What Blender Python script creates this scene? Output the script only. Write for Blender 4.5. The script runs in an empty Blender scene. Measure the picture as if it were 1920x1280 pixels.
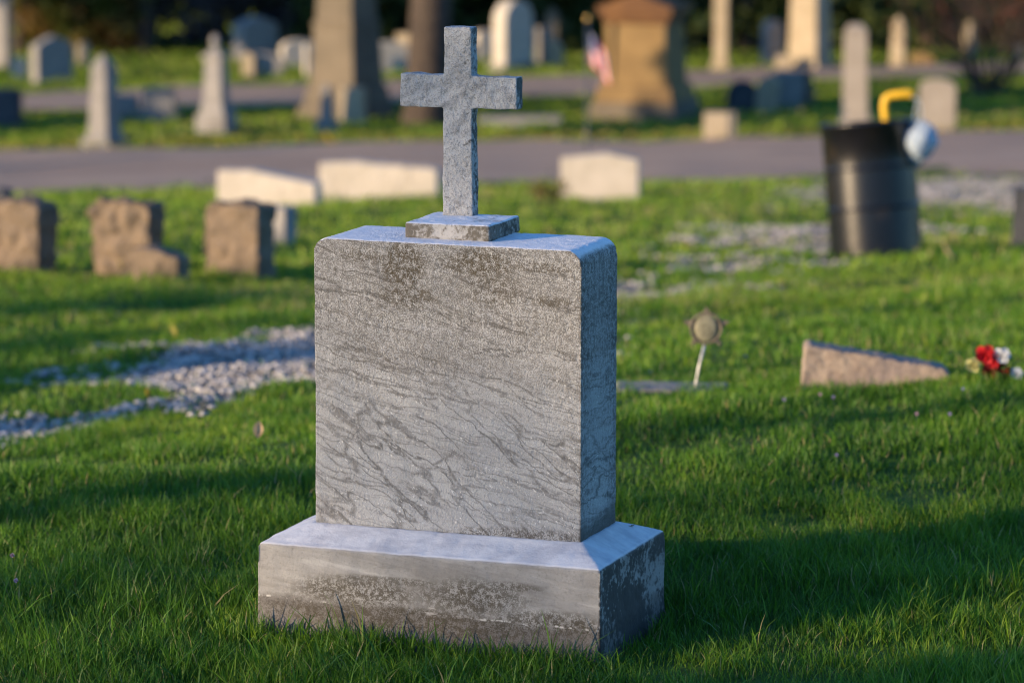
import bpy, bmesh, math, random
import numpy as np
from mathutils import Vector, Matrix, noise as mnoise
R = math.radians
S = bpy.context.scene
COL = S.collection
rng = np.random.default_rng(7); random.seed(7)

# ------------------------------------------------------------ camera, sky, sun, exposure
F, PITCH = 7200.0, 0.161
SUN_EL, SUN_TH = R(10.5), R(63)
SUNV = Vector((-math.sin(SUN_TH)*math.cos(SUN_EL), -math.cos(SUN_TH)*math.cos(SUN_EL), math.sin(SUN_EL)))
cd = bpy.data.cameras.new("camera"); cam = bpy.data.objects.new("camera", cd); COL.objects.link(cam)
cd.lens = 135; cd.sensor_width = 36; cd.sensor_fit = 'HORIZONTAL'; cd.clip_end = 2000; cd.clip_start = 0.1
cam.location = (0, 0, 0); cam.rotation_euler = (math.pi/2 - PITCH, 0, 0)
cd.dof.use_dof = True; cd.dof.focus_distance = 7.44; cd.dof.aperture_fstop = 4.2
S.camera = cam
W = bpy.data.worlds.new("World"); S.world = W; W.use_nodes = True
wt = W.node_tree; wt.nodes.clear()
sky = wt.nodes.new('ShaderNodeTexSky'); sky.sky_type = 'NISHITA'; sky.sun_disc = False
sky.ozone_density = 5.5; sky.dust_density = 0.15; sky.air_density = 1.0; sky.altitude = 300
sky.sun_elevation = SUN_EL; sky.sun_rotation = math.atan2(SUNV.x, SUNV.y) % (2*math.pi)
bg = wt.nodes.new('ShaderNodeBackground'); bg.inputs['Strength'].default_value = 0.14
wo = wt.nodes.new('ShaderNodeOutputWorld')
wt.links.new(sky.outputs[0], bg.inputs[0]); wt.links.new(bg.outputs[0], wo.inputs[0])
sl = bpy.data.lights.new("sun", 'SUN'); sl.energy = 4.0; sl.angle = R(0.5); sl.color = (1.0, 0.74, 0.46)
so = bpy.data.objects.new("sun", sl); COL.objects.link(so)
so.rotation_euler = (-SUNV).to_track_quat('-Z', 'Y').to_euler()
S.view_settings.view_transform = 'Standard'; S.view_settings.look = 'None'
S.view_settings.exposure = 1.2; S.view_settings.gamma = 1.0
S.render.engine = 'CYCLES'
S.cycles.max_bounces = 6; S.cycles.diffuse_bounces = 3; S.cycles.transmission_bounces = 4; S.cycles.use_denoising = True; S.cycles.filter_width = 1.15

# ------------------------------------------------------------ helpers: objects
def tag(o, label=None, cat=None, group=None, kind=None):
    if label: o['label'] = label
    if cat: o['category'] = cat
    if group: o['group'] = group
    if kind: o['kind'] = kind
    return o
def empty(name, loc=(0, 0, 0), rz=0, **k):
    o = bpy.data.objects.new(name, None); COL.objects.link(o); o.location = loc; o.rotation_euler = (0, 0, rz)
    o.empty_display_size = 0.1
    return tag(o, **k)
def link(name, me, mat=None, parent=None, loc=None, rz=0, smooth=False, **k):
    me.name = name
    o = bpy.data.objects.new(name, me); COL.objects.link(o)
    if mat is not None: me.materials.append(mat)
    if parent: o.parent = parent
    if loc is not None: o.location = loc
    if rz: o.rotation_euler = (0, 0, rz)
    if smooth: me.shade_smooth()
    return tag(o, **k)
def fastmesh(name, V, faces, attr=None):
    """V (n,3); faces list of (m,k) int arrays"""
    me = bpy.data.meshes.new(name)
    V = np.ascontiguousarray(V, dtype=np.float32)
    me.vertices.add(len(V)); me.vertices.foreach_set('co', V.ravel())
    nl = sum(f.size for f in faces); nf = sum(len(f) for f in faces)
    me.loops.add(nl); me.polygons.add(nf)
    me.loops.foreach_set('vertex_index', np.concatenate([f.ravel() for f in faces]).astype(np.int32))
    st, tot = [], 0
    for f in faces:
        st.append(tot + np.arange(len(f))*f.shape[1]); tot += f.size
    me.polygons.foreach_set('loop_start', np.concatenate(st).astype(np.int32))
    if attr:
        for k, a in attr.items():
            at = me.attributes.new(k, 'FLOAT', 'POINT'); at.data.foreach_set('value', a.astype(np.float32))
    me.update(calc_edges=True); me.validate()
    return me

# ------------------------------------------------------------ terrain
TP = math.tan
def dep(v, Y): return Y*TP(PITCH + math.atan((v-640)/F))
rows = [(-1000, 2.1, 1.9, 1.7), (0, 1.82, 1.81, 1.79), (6, 1.81, 1.805, 1.80),
        (7.2, 1.80, 1.80, 1.79), (8, dep(1078, 8), dep(1070, 8), dep(1064, 8)), (9, dep(906, 9), dep(890, 9), dep(882, 9)),
        (9.5, dep(872, 9.5), dep(818, 9.5), dep(808, 9.5)), (10, dep(860, 10), dep(778, 10), dep(744, 10)),
        (11, dep(808, 11), dep(732, 11), dep(692, 11)), (12, dep(744, 12), dep(690, 12), dep(656, 12)),
        (14, dep(650, 14), dep(626, 14), dep(596, 14)), (17, dep(534, 17), dep(545, 17), dep(525, 17)),
        (20, dep(470, 20), dep(488, 20), dep(468, 20)), (26, dep(402, 26), dep(396, 26), dep(396, 26)),
        (34, dep(378, 34), dep(362, 34), dep(352, 34)), (40, dep(365, 40), dep(349, 40), dep(337, 40)),
        (44, dep(285, 44), dep(270, 44), dep(251, 44)), (50, 5.05, 4.97, 4.88), (60, 5.05, 5.0, 4.95), (1500, 5.3, 5.3, 5.3)]
RY = np.array([r[0] for r in rows], float); RD = np.array([r[1:] for r in rows], float)
def vnoise(x, y, seed=0):
    x = np.asarray(x, float); y = np.asarray(y, float)
    xi = np.floor(x).astype(np.int64); yi = np.floor(y).astype(np.int64); fx = x-xi; fy = y-yi
    fx = fx*fx*(3-2*fx); fy = fy*fy*(3-2*fy)
    def h(a, b):
        n = (a*374761393 + b*668265263 + seed*974634777) & 0xffffffff
        n = ((n ^ (n >> 13))*1274126177) & 0xffffffff
        return ((n ^ (n >> 16)) & 0xffff)/65535.0
    return (h(xi, yi)*(1-fx)+h(xi+1, yi)*fx)*(1-fy) + (h(xi, yi+1)*(1-fx)+h(xi+1, yi+1)*fx)*fy
def gz(X, Y):
    X = np.asarray(X, float); Y = np.asarray(Y, float)
    c = [np.interp(Y, RY, RD[:, i]) for i in range(3)]
    Dp = np.maximum(Y*math.cos(PITCH) + c[1]*math.sin(PITCH), 5.0)
    u = np.clip(960 + F*X/Dp, -1200, 3100)
    t = (u-960)/960
    d = np.where(t < 0, c[1]+(c[1]-c[0])*np.maximum(t, -1), c[1]+(c[2]-c[1])*np.minimum(t, 1))
    w = np.clip((Y-4)/3, 0, 1)*np.clip((70-Y)/30, 0, 1)
    a = 0.012+0.0012*np.clip(Y-8, 0, 20)
    b = (vnoise(X*1.3+9, Y*1.1, 1)-.5)*1.5 + (vnoise(X*3.1, Y*2.9+4, 2)-.5)*1.7 + (vnoise(X*7.1, Y*7.6+4, 3)-.5)*.9
    return -d + w*a*b
def g(x, y): return float(gz(np.array([x]), np.array([y]))[0])
def ray(u, v):
    cp, sp = math.cos(PITCH), math.sin(PITCH)
    a, b = (u-960)/F, (v-640)/F
    return np.array([a, -sp*b+cp, -cp*b-sp])
def hit(u, v, Y0=6.0, Y1=90):
    d = ray(u, v); Ys = np.arange(Y0, Y1, 0.02); t = Ys/d[1]
    below = d[2]*t <= gz(d[0]*t, Ys)
    i = int(np.argmax(below)) if below.any() else len(Ys)-1
    return float(d[0]*t[i]), float(Ys[i]), float(gz(d[0]*t[i:i+1], Ys[i:i+1])[0])
def pxm(x, y, z): return (y*math.cos(PITCH) - z*math.sin(PITCH))/F      # metres per photo pixel there

# ------------------------------------------------------------ helpers: materials
class N:
    """tiny wrapper: arithmetic on shader sockets"""
    def __init__(s, t, k): s.t, s.k = t, k
    def _m(s, op, o=None, p=None, cl=False):
        n = s.t.nodes.new('ShaderNodeMath'); n.operation = op; n.use_clamp = cl
        for i, x in enumerate((s, o, p)):
            if x is None: continue
            if isinstance(x, N): s.t.links.new(x.k, n.inputs[i])
            else: n.inputs[i].default_value = x
        return N(s.t, n.outputs[0])
    def __add__(s, o): return s._m('ADD', o)
    __radd__ = __add__
    def __sub__(s, o): return s._m('SUBTRACT', o)
    def __rsub__(s, o): return (s*-1)+o
    def __mul__(s, o): return s._m('MULTIPLY', o)
    __rmul__ = __mul__
    def __truediv__(s, o): return s._m('DIVIDE', o)
    def abs(s): return s._m('ABSOLUTE')
    def min(s, o): return s._m('MINIMUM', o)
    def max(s, o): return s._m('MAXIMUM', o)
    def clamp(s): return s._m('ADD', 0.0, cl=True)
    def ss(s, a, b, x=0.0, y=1.0):
        n = s.t.nodes.new('ShaderNodeMapRange'); n.interpolation_type = 'SMOOTHSTEP'
        s.t.links.new(s.k, n.inputs[0])
        if a > b: a, b, x, y = b, a, y, x
        for i, q in enumerate((a, b, x, y)): n.inputs[i+1].default_value = q
        return N(s.t, n.outputs[0])
class Mat:
    def __init__(s, name, rough=.85, spec=.3):
        s.m = bpy.data.materials.new(name); s.m.use_nodes = True; s.t = s.m.node_tree
        s.b = s.t.nodes['Principled BSDF']; s.b.inputs['Roughness'].default_value = rough
        s.b.inputs['Specular IOR Level'].default_value = spec
        s.tc = s.t.nodes.new('ShaderNodeTexCoord')
    def node(s, ty): return s.t.nodes.new(ty)
    def xyz(s, out='Object'):
        n = s.node('ShaderNodeSeparateXYZ'); s.t.links.new(s.tc.outputs[out], n.inputs[0])
        return [N(s.t, n.outputs[i]) for i in range(3)]
    def normal(s):
        gn = s.node('ShaderNodeNewGeometry'); n = s.node('ShaderNodeSeparateXYZ'); s.t.links.new(gn.outputs['Normal'], n.inputs[0])
        return [N(s.t, n.outputs[i]) for i in range(3)]
    def vec(s, x, y, z):
        n = s.node('ShaderNodeCombineXYZ')
        for i, q in enumerate((x, y, z)):
            if isinstance(q, N): s.t.links.new(q.k, n.inputs[i])
            else: n.inputs[i].default_value = q
        return n.outputs[0]
    def noise(s, scale=5, det=3, rough=.5, vec=None, out=0, dist=0):
        n = s.node('ShaderNodeTexNoise'); n.inputs['Scale'].default_value = scale; n.inputs['Detail'].default_value = det
        n.inputs['Roughness'].default_value = rough; n.inputs['Distortion'].default_value = dist
        s.t.links.new(vec if vec is not None else s.tc.outputs['Object'], n.inputs['Vector'])
        return N(s.t, n.outputs[out])
    def voro(s, scale=5, vec=None, feat='F1'):
        n = s.node('ShaderNodeTexVoronoi'); n.feature = feat; n.inputs['Scale'].default_value = scale
        s.t.links.new(vec if vec is not None else s.tc.outputs['Object'], n.inputs['Vector'])
        return N(s.t, n.outputs[0])
    def rgb(s, c):
        n = s.node('ShaderNodeRGB'); n.outputs[0].default_value = (*c, 1); return n.outputs[0]
    def mix(s, f, a, b):
        n = s.node('ShaderNodeMix'); n.data_type = 'RGBA'
        if isinstance(f, N): s.t.links.new(f.k, n.inputs[0])
        else: n.inputs[0].default_value = f
        for i, q in ((6, a), (7, b)):
            if isinstance(q, tuple): n.inputs[i].default_value = (*q, 1)
            else: s.t.links.new(q, n.inputs[i])
        return n.outputs[2]
    def color(s, c):
        if isinstance(c, tuple): s.b.inputs['Base Color'].default_value = (*c, 1)
        else: s.t.links.new(c, s.b.inputs['Base Color'])
    def bump(s, h, dist=.002, strength=1):
        n = s.node('ShaderNodeBump'); n.inputs['Distance'].default_value = dist; n.inputs['Strength'].default_value = strength
        s.t.links.new(h.k, n.inputs['Height']); s.t.links.new(n.outputs[0], s.b.inputs['Normal'])
    def rough(s, r): s.t.links.new(r.k, s.b.inputs['Roughness'])
    def attr(s, name):
        n = s.node('ShaderNodeAttribute'); n.attribute_name = name; return N(s.t, n.outputs['Fac'])

def stone_mat(name, c1, c2, c3=None, sc=6, speck=.3, bump=.004, rough=.85, fine=60):
    m = Mat(name, rough)
    n1 = m.noise(sc, 5, .6); n2 = m.noise(fine, 3, .7); n3 = m.noise(sc*.35, 3)
    c = m.mix(n1.ss(.35, .65), c1, c2)
    if c3: c = m.mix(n3.ss(.52, .66), c, c3)
    c = m.mix(n2.ss(.55, .7)*speck, c, tuple(x*.35 for x in c1))
    m.color(c); m.bump(n1*.6+n2*.4, bump); return m.m

# ---- the weathered marble of the main gravestone; coordinates are the stone's own (x width, y depth, z up from the base top)
def ridge(m, sx, sz, ang, wid, x, z, y, warp, det=2, seed=0.0):
    ca, sa = math.cos(ang), math.sin(ang)
    xr = x*ca - z*sa; zr = x*sa + z*ca
    v = m.vec(xr*sx + seed, y*sx, (zr + warp*.06)*sz)
    n = m.noise(1, det, .55, vec=v)
    return (n-.5).abs().ss(wid, 0.0)
def marble(name, kind):
    m = Mat(name, .7, .35)
    x, y, z = m.xyz(); nx, ny, nz = m.normal()
    w = m.noise(4, 4, .6) - .5; w2 = m.noise(14, 3, .6) - .5; ww = w + w2*.35
    big = m.noise(9, 5, .6); fine = m.noise(260, 2, .6); mid = m.noise(90, 4, .7); cl = m.noise(2.6, 3, .5)
    spk = m.noise(420, 2, .5)
    top = nz.ss(.45, .8)  # tops paler: cleaner stone, with the bright sky light put into the colour
    side = x*0
    if kind == 'tablet':
        hi = (z + ww*.25).ss(.16, .42)                          # the speckled, rain-worn upper part
        va = ridge(m, 2.0, 26, R(12), .022, x, z, y, ww)         # gently dipping veins
        vb = ridge(m, 3.0, 17, R(36), .022, x, z, y, ww, seed=7.3)
        vc = ridge(m, 3.0, 46, R(14), .045, x, z, y, ww, det=4, seed=3.1)
        vb2 = ridge(m, 3.6, 15, R(30), .027, x, z, y, ww, seed=12.7); vb = vb.max(vb2*.8)
        vmB = (z + w*.3).ss(.42, .18)*m.noise(6, 3, .5).ss(.34, .50)
        c = m.mix(big.ss(.3, .7), (.345, .35, .352), (.41, .412, .412))
        c = m.mix(((va*(.65+hi*.35)).max(vb*vmB)*mid.ss(.28, .52)*.8), c, (.07, .068, .066))
        c = m.mix(vc*.45*mid.ss(.3, .6), c, (.15, .145, .14))
        c = m.mix(m.noise(1, 3, .7, vec=m.vec(x*110, y*110, (z+x*.6)*190)).ss(.60, .70)*.7, c, (.82, .81, .79)); c = m.mix(m.noise(190, 3, .7).ss(.5, .7)*.32, c, (.17, .165, .16))
        band = m.noise(1, 4, .6, vec=m.vec(x*3.0-z*1.2, y*3, (z+x*.25+ww*.05)*16))
        c = m.mix(band.ss(.45, .75)*.38, c, (.2, .19, .185))
        den = hi*.75 + band.ss(.45, .7)*.25 + .04
        sp = (spk*.62 + mid*.38 + den*.14).ss(.585, .63)
        c = m.mix(hi*.12, c, (.22, .21, .20)); c = m.mix(sp*(hi*.50+.14), c, (.07, .063, .054))
        # brown lichen patches under the top edge
        def blob(cx, cz, rx, rz): return (((x-cx)/rx)*((x-cx)/rx) + ((z-cz)/rz)*((z-cz)/rz) + ww*1.3).ss(1.1, .25)
        st = blob(-.37, .525, .055, .055).max(blob(-.205, .535, .085, .035)).max(blob(-.18, .49, .07, .05)*.6).max(blob(-.36, .465, .07, .03)*.75).max(blob(-.45, .54, .07, .02)*.6)
        st = st.max(blob(-.06, .47, .05, .012)*.6).max(blob(-.09, .535, .09, .012)*.7)
        front = y.ss(.012, .004)
        c = m.mix(st*(mid*.6+spk*.4).ss(.40, .56)*.92*front, c, (.065, .052, .032))
        ft = (((x+.12)/.17)*((x+.12)/.17) + (z/.022)*(z/.022) + w2*1.5).ss(1.2, .3)
        c = m.mix(ft*(mid*.5+spk*.5).ss(.44, .56)*.8, c, (.07, .06, .05))
        # right face: cold grey with black growth along its edges and foot
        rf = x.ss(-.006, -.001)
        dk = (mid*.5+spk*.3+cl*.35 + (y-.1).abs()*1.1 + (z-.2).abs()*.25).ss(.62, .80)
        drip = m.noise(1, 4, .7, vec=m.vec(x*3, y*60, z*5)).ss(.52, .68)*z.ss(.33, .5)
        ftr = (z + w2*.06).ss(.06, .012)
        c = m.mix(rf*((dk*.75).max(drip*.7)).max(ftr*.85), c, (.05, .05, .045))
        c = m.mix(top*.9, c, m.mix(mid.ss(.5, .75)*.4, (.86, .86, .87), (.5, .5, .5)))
        h = mid*.6+fine*.5+spk*.3+m.noise(30, 3, .6)*.5; d = .0042
    elif kind == 'base':
        c = m.mix(big.ss(.3, .7), (.265, .258, .248), (.34, .332, .32)); c = m.mix(m.noise(170, 3, .7).ss(.5, .7)*.4, c, (.16, .15, .14))
        gr = m.noise(1, 5, .65, vec=m.vec(x*5, y*5, (z+x*.12+ww*.03)*38))
        c = m.mix(gr.ss(.42, .66)*.55, c, (.15, .14, .13)); c = m.mix(gr.ss(.42, .28)*.4, c, (.5, .49, .47))
        low = (z + ww*.035 + (x+.3)*.03).ss(-.132, -.152)
        c = m.mix(low*.75, c, (.112, .10, .092)); c = m.mix(low*(spk*.5+mid*.5).ss(.48, .58)*.6, c, (.05, .042, .034))
        def blob(cx, cz, rx, rz): return (((x-cx)/rx)*((x-cx)/rx) + ((z-cz)/rz)*((z-cz)/rz) + ww*1.5).ss(1.35, .1)
        st = blob(-.44, -.114, .15, .032).max(blob(-.19, -.106, .14, .044)).max(blob(-.05, -.142, .14, .028)).max(blob(-.3, -.160, .36, .03)).max(blob(-.36, -.086, .16, .009)*.8).max(blob(-.12, -.078, .08, .012)*.9)
        front = y.ss(-.078, -.086)
        c = m.mix(st*(mid*.6+spk*.4).ss(.40, .55)*.9*front, c, (.055, .045, .030))
        crk = (((z+.143+(x+.3)*.02+w2*.016).abs()).ss(.0032, .0002))*m.noise(34, 4, .8).ss(.50, .60)*(x+.35).abs().ss(.10, .2)*front
        wf = m.noise(1, 3, .6, vec=m.vec(x*20, y*20, (z+x*.1)*110)).ss(.68, .72)*z.ss(-.1, -.13)*.6
        c = m.mix((crk*.8).max(wf*front*.6).clamp(), c, (.62, .60, .57))
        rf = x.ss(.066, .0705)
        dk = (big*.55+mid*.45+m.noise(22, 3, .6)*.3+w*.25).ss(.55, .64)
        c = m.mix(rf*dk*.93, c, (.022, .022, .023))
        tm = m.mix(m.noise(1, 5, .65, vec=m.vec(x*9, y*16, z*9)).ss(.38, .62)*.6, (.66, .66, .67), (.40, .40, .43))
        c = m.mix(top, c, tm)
        h = mid*.5+fine*.2+gr*.4; d = .0022
    elif kind == 'cross_base':
        c = m.mix(big.ss(.3, .7), (.35, .335, .3), (.45, .43, .4))
        c = m.mix((mid*.6+cl*.4+(x+.3).abs()*1.6).ss(.50, .64)*.85, c, (.075, .06, .038))
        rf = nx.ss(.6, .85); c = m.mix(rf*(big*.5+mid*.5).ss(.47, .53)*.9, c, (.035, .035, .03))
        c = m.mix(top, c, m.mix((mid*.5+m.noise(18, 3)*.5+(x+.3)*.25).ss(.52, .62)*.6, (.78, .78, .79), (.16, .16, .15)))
        h = mid*.6+fine*.4; d = .003
    else:
        c = m.mix(big.ss(.3, .7), (.35, .35, .345), (.44, .44, .435))
        v1 = (((z-.837) - (x+.33)*.62 + w*.04).abs()).ss(.014, .0)
        v2 = ridge(m, 6, 16, R(-32), .05, x, z, y, ww)
        c = m.mix((v1*.7).max(v2*.4)*mid.ss(.2, .6), c, (.15, .15, .15))
        sp = (spk*.55+mid*.45).ss(.50, .58)
        c = m.mix(sp*.5, c, (.10, .10, .095)); c = m.mix(m.noise(1, 3, .7, vec=m.vec(x*90, y*90, (z+x*.8)*170)).ss(.60, .72)*.5, c, (.66, .66, .65)); c = m.mix(m.noise(38, 3, .7).ss(.64, .70)*.8, c, (.07, .065, .055))
        lf = (z+w*.1).ss(.7, .62)*(mid*.5+big*.5).ss(.52, .6)
        c = m.mix(lf*.6, c, (.1, .09, .08))
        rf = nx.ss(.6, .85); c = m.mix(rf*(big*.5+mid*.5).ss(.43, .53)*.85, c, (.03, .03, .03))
        h = m.noise(45, 4, .7)*.9+mid*.5+fine*.3; d = .0045
    m.color(c); m.bump(h, d, 1.0)
    return m.m

# ------------------------------------------------------------ helpers: meshes
def bm_box(bm, x0, x1, y0, y1, z0, z1, tx=0, ty=0):
    """box; tx, ty: how much each side draws in at the top"""
    vs = [bm.verts.new(p) for p in ((x0, y0, z0), (x1, y0, z0), (x1, y1, z0), (x0, y1, z0),
          (x0+tx, y0+ty, z1), (x1-tx, y0+ty, z1), (x1-tx, y1-ty, z1), (x0+tx, y1-ty, z1))]
    for f in ((3, 2, 1, 0), (4, 5, 6, 7), (0, 1, 5, 4), (1, 2, 6, 5), (2, 3, 7, 6), (3, 0, 4, 7)): bm.faces.new([vs[i] for i in f])
    return vs
def bm_prism(bm, pts, y0, y1):
    """pts: outline (x,z), counter-clockwise seen from -y"""
    a = [bm.verts.new((p[0], y0, p[1])) for p in pts]; b = [bm.verts.new((p[0], y1, p[1])) for p in pts]
    bm.faces.new(a); bm.faces.new(b[::-1]); n = len(pts)
    for i in range(n): bm.faces.new([a[i], b[i], b[(i+1) % n], a[(i+1) % n]])
def to_mesh(bm, name='m', bevel=0, seg=2):
    bmesh.ops.recalc_face_normals(bm, faces=bm.faces[:])
    if bevel:
        es = [e for e in bm.edges if len(e.link_faces) == 2 and e.calc_face_angle(0) > .5]
        bmesh.ops.bevel(bm, geom=es, offset=bevel, segments=seg, profile=.6, affect='EDGES', clamp_overlap=True)
    me = bpy.data.meshes.new(name); bm.to_mesh(me); bm.free(); return me
def remesh(me, vox):
    o = bpy.data.objects.new('tmp', me); COL.objects.link(o)
    md = o.modifiers.new('r', 'REMESH'); md.mode = 'VOXEL'; md.voxel_size = vox
    dg = bpy.context.evaluated_depsgraph_get(); dg.update()
    r = bpy.data.meshes.new_from_object(o.evaluated_get(dg)); bpy.data.objects.remove(o)
    return r
def roughen(me, layers, seed=0, flat=None):
    """push vertices along their normals by noise layers (scale, amplitude, ridged)"""
    n = len(me.vertices); co = np.empty(n*3, np.float32); me.vertices.foreach_get('co', co); co = co.reshape(-1, 3)
    no = np.empty(n*3, np.float32); me.vertices.foreach_get('normal', no); no = no.reshape(-1, 3)
    d = np.zeros(n)
    off = Vector((seed*3.7, seed*1.3, seed*2.1))
    for sc, amp, rg in layers:
        for i in range(n):
            q = mnoise.noise(Vector(co[i])*sc + off)
            if rg == 'chip':
                dd = mnoise.voronoi(Vector(co[i])*sc + off, distance_metric='DISTANCE')[0]; q = (dd[1]-dd[0])-.35
            elif rg: q = min(0, q+.05) if rg == 'pit' else (1-abs(q)*2)-.5
            d[i] += q*amp
    co += no*d[:, None]
    me.vertices.foreach_set('co', co.ravel()); me.update()
    return me
def tube_arrays(path, rad, ns=8):
    P = [Vector(p) for p in path]; V, Fc = [], []
    for i, p in enumerate(P):
        t = (P[min(i+1, len(P)-1)]-P[max(i-1, 0)]).normalized()
        a = t.orthogonal().normalized() if i == 0 else (a - t*a.dot(t)).normalized()
        b = t.cross(a)
        for k in range(ns):
            an = 2*math.pi*k/ns; V.append(p + (a*math.cos(an)+b*math.sin(an))*rad[i])
    for i in range(len(P)-1):
        for k in range(ns):
            k2 = (k+1) % ns; Fc.append((i*ns+k, i*ns+k2, (i+1)*ns+k2, (i+1)*ns+k))
    return np.array([tuple(v) for v in V]), np.array(Fc)
class Build:
    def __init__(s): s.V, s.F4, s.F3, s.n = [], [], [], 0
    def add(s, V, F):
        V = np.asarray(V, float); F = np.asarray(F)
        s.V.append(V); (s.F4 if F.shape[1] == 4 else s.F3).append(F+s.n); s.n += len(V)
    def tube(s, path, rad, ns=8):
        V, F = tube_arrays(path, rad, ns); s.add(V, F)
        k = len(V); c = np.array([V[k-ns:].mean(0)]); s.V.append(c)
        s.F3.append(np.array([(k-ns+i, k-ns+(i+1) % ns, k) for i in range(ns)])+s.n-k); s.n += 1
    def mesh(s, name='m'):
        fs = []
        if s.F4: fs.append(np.concatenate(s.F4))
        if s.F3: fs.append(np.concatenate(s.F3))
        return fastmesh(name, np.concatenate(s.V), fs)
def quads(C, size, r, up=.5, asp=.55):
    """leaf quads at centres C (bent pair would be dearer)"""
    n = len(C); a = r.normal(size=(n, 3)); a /= np.linalg.norm(a, axis=1)[:, None]
    b = r.normal(size=(n, 3)); b[:, 2] *= up; b -= a*(a*b).sum(1)[:, None]; b /= np.linalg.norm(b, axis=1)[:, None]
    s = (size*(.6+.8*r.random(n)))[:, None]
    V = np.stack([C-a*s, C-b*s*asp, C+a*s, C+b*s*asp], 1).reshape(-1, 3)
    return V, np.arange(4*n).reshape(-1, 4)

# ------------------------------------------------------------ ground sheet
def grass_ground():
    m = Mat("lawn_soil", .95, .1)
    n1 = m.noise(1.2, 5, .6); n2 = m.noise(9, 4, .6); n3 = m.noise(.28, 3)
    c = m.mix(n2.ss(.3, .7), (.035, .075, .014), (.07, .13, .022))
    c = m.mix(n1.ss(.5, .72)*.6, c, (.085, .095, .022))
    c = m.mix(n3.ss(.56, .70)*.45, c, (.13, .10, .045))
    m.color(c); m.bump(n2, .03); return m.m
def axis(pts):
    out = []
    for a, b, s in pts: out += list(np.arange(a, b, s))
    return np.array(out+[pts[-1][1]])
gx = axis([(-600, -60, 45), (-60, -12, 4), (-12, -4, .5), (-4, 4, .07), (4, 12, .5), (12, 60, 4), (60, 600, 45)])
gy = axis([(-300, -20, 20), (-20, 5, 1.5), (5, 6.4, .2), (6.4, 16, .07), (16, 30, .2), (30, 75, .6), (75, 120, 5), (120, 1000, 60)])
GX, GY = np.meshgrid(gx, gy); GZ = gz(GX, GY)
nx_, ny_ = len(gx), len(gy); idx = np.arange(nx_*ny_).reshape(ny_, nx_)
Fq = np.stack([idx[:-1, :-1], idx[:-1, 1:], idx[1:, 1:], idx[1:, :-1]], -1).reshape(-1, 4)
link('ground', fastmesh('ground', np.stack([GX, GY, GZ], -1).reshape(-1, 3), [Fq]), grass_ground(), smooth=True, kind='structure')

# roads: draped strips between two edges traced on the ground
def resample(P, n):
    P = np.array(P, float); s = np.r_[0, np.cumsum(np.hypot(*np.diff(P[:, :2], axis=0).T))]
    t = np.linspace(0, s[-1], n); return np.stack([np.interp(t, s, P[:, i]) for i in range(2)], 1)
def strip(name, near, far, mat, lift=.012, n=220, m_=14, ext=60, Y0=34, **k):
    A = [hit(u, v, Y0)[:2] for u, v in near]; B = [hit(u, v, Y0)[:2] for u, v in far]
    for Q in (A, B):
        d0 = np.array(Q[0])-np.array(Q[1]); d0 /= np.linalg.norm(d0); Q.insert(0, tuple(np.array(Q[0])+d0*ext))
        d1 = np.array(Q[-1])-np.array(Q[-2]); d1 /= np.linalg.norm(d1); Q.append(tuple(np.array(Q[-1])+d1*ext))
    A = resample(A, n); B = resample(B, n)
    t = np.linspace(0, 1, m_)[None, :, None]
    P = A[:, None]*(1-t)+B[:, None]*t
    wig = (vnoise(P[:, 0, 0]*1.7, P[:, 0, 1], 5)-.5)*.25; P[:, 0, 1] += wig
    wig = (vnoise(P[:, -1, 0]*1.7, P[:, -1, 1], 6)-.5)*.25; P[:, -1, 1] += wig
    Z = gz(P[..., 0], P[..., 1]) + lift
    V = np.concatenate([P, Z[..., None]], -1)
    i = np.arange(n*m_).reshape(n, m_)
    Fs = np.stack([i[:-1, :-1], i[1:, :-1], i[1:, 1:], i[:-1, 1:]], -1).reshape(-1, 4)
    link(name, fastmesh(name, V.reshape(-1, 3), [Fs]), mat, smooth=True, **k)
    return A, B
m = Mat("worn_asphalt", .9, .25)
a1 = m.noise(1.1, 4, .6, vec=m.vec(*[q*s for q, s in zip(m.xyz(), (.25, 1.6, 1))])); a2 = m.noise(90, 2)
c = m.mix(a1.ss(.3, .7), (.27, .20, .155), (.38, .29, .22)); c = m.mix(a2.ss(.5, .7)*.4, c, (.45, .38, .32))
m.color(c); m.bump(a2, .004); ASPH = m.m
RA, RB = strip('road', [(0, 366), (420, 358), (960, 347), (1440, 338), (1920, 332)],
      [(0, 287), (420, 280), (960, 268), (1440, 257), (1920, 250)], ASPH, lift=.03, Y0=36, kind='structure')
SA, SB = strip('far_road', [(0, 213), (520, 200), (1100, 180), (1400, 161), (1700, 148), (1920, 141)],
      [(0, 181), (520, 164), (1100, 144), (1400, 132), (1700, 128), (1920, 118)], ASPH, lift=.03, Y0=46, kind='structure')
def in_band(X, Y, A, B, pad=.1):
    ya = np.interp(X, A[:, 0], A[:, 1]); yb = np.interp(X, B[:, 0], B[:, 1]); return (Y > ya+pad) & (Y < yb-pad)

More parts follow.
